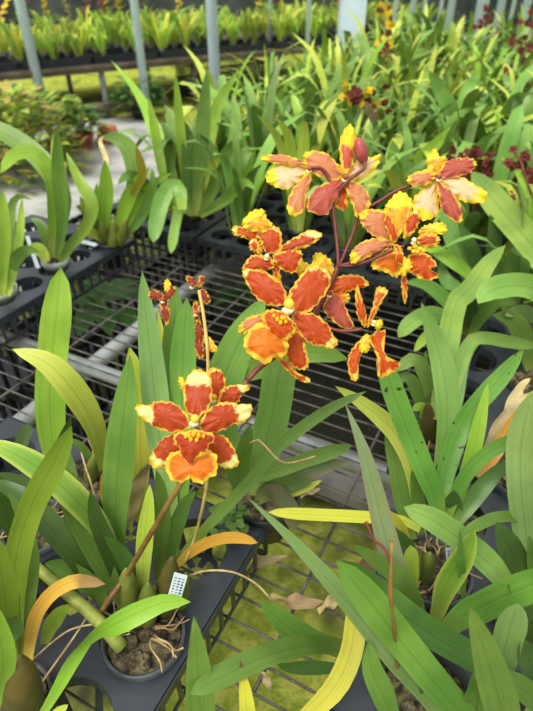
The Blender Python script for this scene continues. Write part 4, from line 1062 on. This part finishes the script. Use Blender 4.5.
G1, G2, G3 = ('green', 'pale', 'fresh', 'green', 'pale'), ('green', 'fresh', 'lime', 'fresh', 'green'), ('pale', 'blue', 'green', 'pale', 'fresh')
first = [   # the first row behind the bare mesh and beside the spray: each has its own look
 (-.62, 1.08, 'orchid with stiff upright leaves standing just left behind the left blooms', G1, 9, .20, .34, .55),
 (-.50, 1.16, 'spreading orchid directly behind the leftmost bloom of the spray', G2, 10, .18, .32, .6),
 (-.88, 1.22, 'bushy orchid beside the pale path at the back corner of the far trays', G1, 10, .18, .30, .6),
 (-.70, 1.34, 'tall orchid with broad leaves in front of the galvanised post', G3, 10, .24, .38, .5),
 (-.36, 1.12, 'low orchid seen between the left bloom and the forked flower stem', G3, 8, .16, .26, .5),
 (-.25, 1.22, 'orchid directly behind the fork of the flower stem', G2, 9, .18, .30, .5),
 (.03, 1.16, 'orchid with long bright leaves right behind the side-view bloom', G2, 8, .20, .32, .5),
 (.20, 1.02, 'loose grey-leaved orchid right of the outermost cream and rose bloom', G3, 8, .18, .30, .6),
 (.02, 1.00, 'low orchid under the side-view bloom beside the tray edge', G1, 7, .14, .24, .6),
 (.17, .86, 'short orchid beside the arching pale leaf at the right', G2, 7, .13, .22, .6),
 (.36, .98, 'orchid with drooping leaves at the right edge level with the side-view bloom', G1, 9, .18, .30, .7),
]
for i, (u, v, lab, mats, n, h0, h1, ln) in enumerate(first):
    make_orchid(lab, 100 + i, n + 4, h0, h1, .022, .034, mats, buv(u, v, ZT), None, ln + .25)
protos = []
PG = [('broad-leaved green orchid in the crowded rear rows of the bench', G1, None), ('bright green orchid with arching leaves in the crowded rear rows of the bench', G2, None),
      ('grey-green orchid with stiff leaves in the crowded rear rows of the bench', G3, None), ('orchid with a few yellowing leaves in the crowded rear rows of the bench', ('green', 'fresh', 'lime', 'pale', 'green', 'lime'), None),
      ('slender orchid with thin leaves in the crowded rear rows of the bench', ('fresh', 'green', 'lime'), None)]
places = []
q = random.Random(17)
for j in range(15):
    v = 1.34 + j * .165
    for i in range(24):
        u = -1.02 + i * .155 + (.07 if j % 2 else 0) + q.uniform(-.03, .03)
        p = buv(u, v + q.uniform(-.03, .03), ZT); dp = depth(p); px = 266.5 + FPX * p.x / dp
        if px < -10 or px > 600 or u > 2.5: continue
        if j == 0 and u < -.55: continue
        places.append((p, dp))
srcs = {}
for p, dp in places:
    k = q.randrange(5); parts = dp < 1.75
    key = (k, parts, q.randrange(2))
    if key not in srcs:
        lab, mats, fl = PG[k]
        wmin, wmax = (.013, .021) if k == 4 else (.022, .040)
        srcs[key] = make_orchid(lab if not parts else lab.replace('rear rows', 'middle rows'), 300 + k * 7 + key[2] * 50, 14, .13, .34, wmin, wmax, mats, p, ('middle row' if parts else 'rear row') + ' orchids: ' + lab.split(' in ')[0], .95, parts)
    else:
        c = copy_tree(srcs[key]); c.location = p; c.rotation_euler = (0, 0, q.random() * 6.28); s = q.uniform(.85, 1.15); c.scale = (s, s, s)

# flower spikes standing out of the crowd
def spike_plant(label, pxs, t, fl, n, mstem='stem', r=.0022, clump=.03, fsz=.011, dens=None, second=None, foot=None):
    """loose flower spike traced from photo pixels, with its own plant below"""
    top = [at(x, y, t) for x, y in pxs]
    base = foot or Vector((top[0].x, top[0].y, ZT)); root = thing('potted_orchid', label, 'orchid', base)
    pot(root, base, .031, .05, 'pot_dark', .008)
    qq = random.Random(int(pxs[0][0] * 3 + n))
    for i in range(5):
        a = qq.random() * 6.28; d = Vector((math.cos(a), math.sin(a), 0)); L = qq.uniform(.16, .26)
        mb = MB(); ribbon(mb, spline([base, base + d * L * .2 + Z * L * .5, base + d * L * .6 + Z * L * .75], 9), .015, lambda p, tan, s, d=d: (d.cross(Z), tan.cross(d.cross(Z))), 'lance', .2); mb.build('leaf', LM[qq.choice(G1)], root)
    mb = MB(); tube(mb, [base] + top, r, 6, 24); st = mb.build('flower_spike', M[mstem], root)
    cl = spline(top, 40); 
    for k in range(n):
        s = qq.uniform(*(dens or (.25, 1))); c = cl[int(s * 39)] + Vector((qq.gauss(0, 1), qq.gauss(0, 1), qq.gauss(0, .8))) * clump * (1.15 - .7 * s)
        mb = MB(); z = fsz * qq.uniform(.7, 1.2); m = fl if not second or qq.random() > second[1] else second[0]
        nr = (CAM - c).normalized() + Vector((qq.uniform(-.8, .8), qq.uniform(-.8, .8), qq.uniform(-.8, .8))); ex = nr.orthogonal().normalized(); ey = nr.cross(ex).normalized(); nr.normalize()
        for j in range(5):
            a = 2 * math.pi * j / 5 + k; d = (ex * math.cos(a) + ey * math.sin(a)) * z; e = (ey * math.cos(a) - ex * math.sin(a)) * z * .42
            mb.add([c, c + d * .6 + e + nr * z * .25, c + d + nr * z * .1, c + d * .6 - e + nr * z * .25], [(0, 1, 2, 3)])
        blob(mb, c + nr * z * .2, (z * .3,) * 3, 0, 6, 4)
        mb.build('flower', M[m], st, False)
    return root
spike_plant('orchid with dense cluster of small dark red flowers above the long grey-green leaf', [(474, 205), (474, 185), (472, 166), (468, 150)], 1.15, 'rflower', 46, clump=.036, dens=(.2, 1), fsz=.010)
spike_plant('orchid with sparse dark red flowers at the right edge beside the dense dark red cluster', [(540, 215), (530, 190), (522, 165), (515, 152)], 1.1, 'rflower', 24, clump=.034, fsz=.010)
spike_plant('orchid with tall spike of dark red flowers at the right edge of the frame', [(520, 110), (528, 70), (533, 30), (535, 12)], 2.1, 'rflower', 34, clump=.06, fsz=.016, dens=(.1, 1))
spike_plant('orchid with nodding red and yellow flower cluster in front of the thick post', [(378, 130), (376, 110), (366, 96), (352, 92), (344, 102)], 1.55, 'rflower', 42, clump=.026, fsz=.013, dens=(.35, 1), second=('yflower', .35))
spike_plant('orchid with slim upright spike of yellow and red flowers right of the thick post', [(386, 110), (388, 70), (387, 35), (380, 14), (388, 2)], 2.3, 'yflower', 26, clump=.04, fsz=.017, dens=(.45, 1), second=('rflower', .5))
spike_plant('orchid with a thin dull red flower spike before the rear posts', [(487, 50), (488, 30), (490, 12)], 2.9, 'rflower', 14, clump=.05, fsz=.018)
spike_plant('orchid with small dull red flowers low among the leaves below the rear posts', [(448, 110), (444, 80), (446, 62)], 2.5, 'rflower', 18, clump=.05, fsz=.017)

# ================================================================== BACKGROUND
# rear bench on legs with yellow-green orchids in black trays
RA = onz(-60, 79, .40); RB = onz(275, 50, .40)
rd = (RB - RA); RL = rd.length; rd = rd / RL; rn = Vector((-rd.y, rd.x, 0))
RL2 = RL + 2.6
rb = thing('rear_bench', 'long weathered timber bench across the back full of yellow-green orchids', 'bench', RA)
mb = MB(); box(mb, RA + rd * RL2 / 2 + rn * .65 + Z * -.012, rd * RL2 / 2, rn * .65, Z * .012); mb.build('bench_top', M['wood'], rb, False)
mb = MB(); box(mb, RA + rd * RL2 / 2 + rn * .03 + Z * -.04, rd * RL2 / 2, rn * .02, Z * .012); mb.build('front_rail', M['wood'], rb, False)
for k in range(9):
    for w in (.06, 1.2):
        p = RA + rd * (.35 + k * .82) + rn * w; mb = MB(); tube(mb, [Vector((p.x, p.y, 0)), Vector((p.x, p.y, .37))], .024, 8, 4); mb.build('leg', M['rail' if k % 2 else 'wood'], rb)
mb = MB(); O = Vector((0, 0, 0))
src = None
for k in range(12):
    loc = RA + rd * (.02 + .56 * k) + rn * .05
    if src is None:
        mb = MB(); L, W, h = .52, .42, .055
        for (c, a, b, d) in ((rd * L / 2 + rn * W / 2 + Z * .004, rd * L / 2, rn * W / 2, Z * .004), (rd * L / 2 + Z * h / 2, rd * L / 2, rn * .006, Z * h / 2), (rd * L / 2 + rn * W + Z * h / 2, rd * L / 2, rn * .006, Z * h / 2), (rn * W / 2 + Z * h / 2, rd * .006, rn * W / 2, Z * h / 2), (rd * L + rn * W / 2 + Z * h / 2, rd * .006, rn * W / 2, Z * h / 2)):
            box(mb, loc + c, a, b, d)
        src = mb.build('nursery_tray', TD, None, False)
        for v in src.data.vertices: v.co -= loc
        src.location = loc; tag(src, 'black nursery tray along the front edge of the rear bench', 'tray', 'black trays on the rear bench')
    else:
        c = src.copy(); COL.objects.link(c); c.location = loc
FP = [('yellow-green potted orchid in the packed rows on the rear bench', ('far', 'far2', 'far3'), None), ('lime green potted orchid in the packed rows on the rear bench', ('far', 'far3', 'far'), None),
      ('yellow-leaved potted orchid in the packed rows on the rear bench', ('far2', 'far2', 'far'), None), ('orchid with yellow flower sprays in the packed rows on the rear bench', ('far', 'far3'), ('yflower', 16)),
      ('orchid with dark red flower sprays in the packed rows on the rear bench', ('far3', 'far'), ('rflower', 16))]
q = random.Random(5); srcs2 = {}
nrow = 5
for j in range(nrow):
    for i in range(int(RL2 / .235)):
        p = RA + rd * (.1 + i * .235 + q.uniform(-.04, .04)) + rn * (.14 + j * .235 + q.uniform(-.04, .04)); p.z = .455
        dp = depth(p); px = 266.5 + FPX * p.x / dp
        if px < -15 or px > 450: continue
        k = q.choice((0, 0, 1, 1, 2)) if j < 3 else q.choice((0, 1, 3, 3, 3, 4, 4, 1))
        key = (k, q.randrange(2))
        if key not in srcs2:
            lab, mats, fl = FP[k]
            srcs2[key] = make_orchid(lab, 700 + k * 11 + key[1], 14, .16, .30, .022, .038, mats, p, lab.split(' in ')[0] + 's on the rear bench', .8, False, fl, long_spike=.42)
        else:
            c = srcs2[key].copy(); COL.objects.link(c); c.location = p; c.rotation_euler = (0, 0, q.random() * 6.28); s = q.uniform(.85, 1.15); c.scale = (s, s, s)
# galvanised posts of the house
def post(label, x0, y0, x1, Y, wpx, group=None, top=3.1, square=False, m='post'):
    """post whose visible foot or lowest seen point is pixel x0,y0; stands on the ground at forward distance Y"""
    d = FWD + RGT * ((x0 - 266.5) / FPX) - UPV * ((y0 - 355.5) / FPX); s = Y / d.y; X = d.x * s
    r = wpx * .5 * s / FPX; mb = MB(); b = Vector((X, Y, 0))
    if square: box(mb, b + Z * top / 2, RGT * r, Vector((0, r, 0)), Z * top / 2)
    else: tube(mb, [b, b + Z * top], r, 14, 3)
    mb2 = MB(); box(mb2, b + Z * .006, RGT * r * 1.8, Vector((0, r * 1.8, 0)), Z * .006)
    root = thing('support_post', label, 'post', b, group); mb.build('shaft', M[m], root, not square); mb2.build('base_plate', M[m], root, False)
    return root
post('slim galvanised post at the far left above the bushy shrub', 47, 122, 20, 4.6, 9.5)
post('slim galvanised post between the far left post and the one behind the leafy clump', 146, 100, 135, 4.6, 8)
post('galvanised post rising behind the leafy clump, left of the dark red cluster', 215, 80, 208, 3.9, 11)
post('thick square galvanised post standing at the middle of the greenhouse', 347, 75, 349, 3.65, 23, None, 3.1, True)
post('thin post left of the thick one, beyond the rear bench front', 308, 30, 308, 5.6, 5)
post('thin post beyond the rear bench between the third post and the thick one', 270, 25, 270, 6.0, 4)
post('thin post just right of the thick one', 391, 50, 391, 4.8, 5)
for (lab, x, w, Y) in (('slim post third from the right edge cluster, right of the yellow and red spike', 409, 6, 4.4), ('narrow post in the row of rear posts, beside the slim post', 420, 4, 5.0), ('narrow post in the middle of the row of rear posts', 436, 4, 5.0), ('medium post in the middle of the row of rear posts', 446, 7.5, 4.3), ('widest post in the row of rear posts at the upper right', 476, 12, 4.0), ('medium post just right of the widest rear post', 494, 8, 4.3), ('narrow post between the medium posts at the upper right', 506, 4, 5.0), ('last medium post in the row toward the upper right corner', 519, 8, 4.2), ('thin post in the extreme upper right corner', 531, 4, 4.8)):
    post(lab, x, 38, x, Y, w)
rail = thing('guard_rail', 'horizontal galvanised rail joining the rear posts at the upper right', 'rail', onz(395, 44, .62))
a = onz(372, 43, .60); b_ = onz(540, 36, .60)
mb = MB(); tube(mb, [a, b_], .018, 8, 3); mb.build('rail_bar', M['post'], rail)
for k in (0, .5, 1):
    p = a.lerp(b_, k); mb = MB(); tube(mb, [Vector((p.x, p.y, 0)), p], .014, 8, 3); mb.build('rail_leg', M['post'], rail)
# potted plants on the ground at the left
def bush(label, c, r, h, n, mats, lw, name='shrub', potm=None, pr=.07, ph=.12, seed=1, cat='shrub'):
    q = random.Random(seed); root = thing(name, label, cat, c); c = Vector(c)
    z0 = 0
    if potm:
        mb = MB(); lathe(mb, c, [(pr * .68, 0), (pr * .95, ph * .82), (pr * 1.08, ph * .82), (pr * 1.08, ph), (pr * .92, ph), (pr * .90, ph * .9), (.001, ph * .9)], 20); mb.build('pot', M[potm], root); z0 = ph
    mb = MB()
    for k in range(5):
        a = q.random() * 6.28; tube(mb, [c + Z * z0 * .9, c + Vector((math.cos(a) * r * .3, math.sin(a) * r * .3, z0 + h * .4)), c + Vector((math.cos(a) * r * .7, math.sin(a) * r * .7, z0 + h * .7))], .004, 5, 6)
    mb.build('stems', M['stem_brown'], root)
    mb = MB()
    for i in range(n):
        a = q.random() * 6.28; e = q.random(); rr = r * math.sqrt(q.random()) * (1 - .4 * e)
        p = c + Vector((math.cos(a) * rr, math.sin(a) * rr, z0 + h * (.12 + .88 * e))); d = Vector((math.cos(a), math.sin(a), q.uniform(-.3, .8))).normalized(); L = lw * q.uniform(.7, 1.3); s = d.cross(Z).normalized() * L * .32
        mb.add([p, p + d * L * .45 + s + Z * .004, p + d * L, p + d * L * .45 - s + Z * .004], [(0, 1, 2, 3)], None, q.randrange(len(mats)))
    mb.build('foliage', [M[m] for m in mats], root, False); return root
bush('large bronze and green shrub on the ground at the left edge below the first post', onz(22, 178, 0), .40, .46, 900, ('shrubleaf', 'shrubred', 'shrubleaf', 'shrubleaf', 'fern'), .085, seed=3)
bush('small leafy plant in a terracotta pot on the ground by the path', onz(85, 153, 0), .13, .16, 130, ('shrubleaf', 'fern'), .075, 'potted_plant', 'terracotta', .075, .13, 4, 'potted plant')
bush('small bushy plant beside the terracotta pot', onz(70, 152, 0), .14, .27, 150, ('shrubleaf', 'fern'), .07, 'potted_plant', 'pot_dark', .07, .10, 6, 'potted plant')
bush('grey-leaved low plant under the rear bench behind the path', onz(142, 122, 0), .20, .22, 160, ('fern', 'weed'), .09, 'potted_plant', 'pot_dark', .08, .10, 9, 'potted plant')
mb = MB(); c = onz(110, 146, .0); lathe(mb, c, [(.09, 0), (.088, .02), (.062, .13), (.056, .135), (.001, .135)], 20); o = mb.build('clay_pot', M['terracotta'], None); tag(o, 'empty clay pot turned upside down on the path behind the corner clump', 'pot')
mb = MB(); p = onz(45, 113, .12); box(mb, p, rd * 1.0, rn * .06, Z * .02); box(mb, p - rd * .8 - Z * .06, rd * .03, rn * .05, Z * .06); box(mb, p + rd * .8 - Z * .06, rd * .03, rn * .05, Z * .06); o = mb.build('plank_bench', M['wood'], None, False); tag(o, 'low weathered plank on blocks under the rear bench', 'plank')
# lattice crates stored under the rear bench and under the near bench
def crate(label, c, L, W, h, ang, group=None):
    root = thing('lattice_crate', label, 'crate', c, group); c = Vector(c); ex = Vector((math.cos(ang), math.sin(ang), 0)); ey = Vector((-ex.y, ex.x, 0))
    for sx, sy in ((1, 0), (-1, 0), (0, 1), (0, -1)):
        mb = MB(); a = ex if sy else ey; LL = L if sy else W; o_ = c + ex * sx * L / 2 + ey * sy * W / 2
        nn = a.cross(Z) * .003
        for z in (.012, h * .5, h - .012): box(mb, o_ + Z * z, a * LL / 2, nn, Z * .010)
        n = int(LL / .035)
        for k in range(n + 1): box(mb, o_ + a * LL * (k / n - .5) + Z * h / 2, a * .005, nn, Z * h / 2)
        mb.build('side_panel', TD, root, False)
    mb = MB(); box(mb, c + Z * .006, ex * L / 2, ey * W / 2, Z * .004); mb.build('bottom_panel', TD, root, False); return root
crate('black lattice crate under the bare mesh at the left edge', buv(-.86, .44, 0), .42, .30, .28, BA)
crate('black lattice crate under the bare mesh below the empty tray holes', buv(-.78, .78, 0), .42, .30, .26, BA)
crate('black lattice crate under the bench edge beside the pale path', buv(-1.30, .70, 0), .46, .40, .36, BA)
crate('black lattice crate under the bench behind the corner clump', buv(-1.20, 1.25, 0), .46, .40, .36, BA)
crate('black crate pushed under the rear bench near the third post', RA + rd * (RL * .86) + rn * .35 + Z * -.4, .7, .5, .30, math.atan2(rd.y, rd.x))
# pale plank lying on the ground under the near bench, and undergrowth pushing up below the mesh
mb = MB(); box(mb, buv(-.34, .86, .10), BU * .55, BV * .07, Z * .016); box(mb, buv(-.75, .86, .042), BU * .05, BV * .06, Z * .042); box(mb, buv(.05, .86, .042), BU * .05, BV * .06, Z * .042)
o = mb.build('plank', M['plank'], None, False); tag(o, 'pale grey plank on blocks on the ground seen through the bare mesh', 'plank')
def undergrowth(label, px, z, n, L, seed):
    c = onz(px[0], px[1], z); q = random.Random(seed); base = Vector((c.x, c.y, 0)); root = thing('undergrowth_plant', label, 'plant', base)
    mb = MB(); tube(mb, [base, c], .006, 6, 5); mb.build('stem', M['stem_green'], root)
    for i in range(n):
        a = 2 * math.pi * i / n + q.random(); d = Vector((math.cos(a), math.sin(a), q.uniform(-.25, .15))).normalized(); w = L * .22
        cl = spline([c - Z * .02 * i * .4, c + d * L * .5 + Z * .015, c + d * L - Z * .01], 8); mb = MB()
        ribbon(mb, cl, w, lambda p, tan, s: (tan.cross(Z).normalized(), tan.cross(Z).normalized().cross(tan)), 'lance', .1); mb.build('leaf', M['fern'], root)
    return root
undergrowth('broad-leaved weed growing up under the bare mesh below the tall leaf tip', (104, 300), .36, 9, .15, 3)
undergrowth('broad-leaved weed under the bare mesh right of the withered spike', (250, 300), .25, 6, .12, 5)
# dry leaves caught on the wire
def litter(label, pts, w, z=ZB + .006):
    mb = MB(); cl = [onz(x, y, z + .004 * math.sin(i * 2.1)) for i, (x, y) in enumerate(pts)]
    ribbon(mb, spline(cl, 12), w, lambda p, tan, s: ((tan.cross(Z) + Z * math.sin(s * 9) * .8).normalized(), Z), 'lance', .5, 0, .4, 2)
    o = mb.build('dry_leaf', LM['brown'], None); return tag(o, label, 'dry leaf')
litter('curled dry leaf caught on the wire mesh at the edge of the near tray', [(242, 584), (254, 566), (272, 560), (292, 556)], .006)
litter('long pale dry leaf on the wire mesh behind the lower right leaves', [(270, 597), (290, 602), (310, 604), (328, 602)], .008)
litter('twisted dry leaf on the wire beside the yellow bent leaf', [(318, 612), (330, 604), (345, 596)], .007)
litter('short dry leaf on the wire under the long grey-green leaf', [(300, 498), (312, 492), (322, 488)], .004)
litter('small dry leaf near the bottom edge on the wire', [(262, 672), (268, 684), (272, 692)], .004)

# ================================================================== LIGHT, SKY, CAMERA
w = bpy.data.worlds.new('sky'); sc.world = w; w.use_nodes = True; nt = w.node_tree; nt.nodes.clear()
out = nt.nodes.new('ShaderNodeOutputWorld'); bg = N(nt, 'ShaderNodeBackground', inp={'Strength': 1.05})
tc = nt.nodes.new('ShaderNodeTexCoord'); sp = nt.nodes.new('ShaderNodeSeparateXYZ'); nt.links.new(tc.outputs['Generated'], sp.inputs[0])
nt.links.new(mixc(nt, (.30, .32, .28, 1), (1.04, 1.03, .98, 1), sstep(nt, sp.outputs['Z'], -.15, .5)), bg.inputs['Color'])
nt.links.new(bg.outputs[0], out.inputs['Surface'])
def sun(name, rot, e, ang, col):
    l = bpy.data.lights.new(name, 'SUN'); l.energy = e; l.angle = ang; l.color = col; o = bpy.data.objects.new(name, l); COL.objects.link(o); o.rotation_euler = rot; return o
sun('soft_daylight', (R(26), R(-18), 0), 2.5, R(30), (1.0, .98, .94))
cam = bpy.data.cameras.new('camera'); co = bpy.data.objects.new('camera', cam); COL.objects.link(co)
cam.sensor_fit = 'HORIZONTAL'; cam.sensor_width = 24.0; cam.lens = 24.0 * FPX / 533
co.location = CAM; co.rotation_euler = (math.pi / 2 - PITCH, 0, 0); cam.clip_start = .02
cam.dof.use_dof = True; cam.dof.focus_distance = .47; cam.dof.aperture_fstop = 7.0
sc.camera = co
sc.view_settings.view_transform = 'Standard'; sc.view_settings.look = 'None'; sc.view_settings.exposure = 0.12
sc.view_settings.use_curve_mapping = True
cmv = sc.view_settings.curve_mapping; cv_ = cmv.curves[3]
cv_.points.new(.22, .185); cv_.points.new(.72, .74); cmv.update()
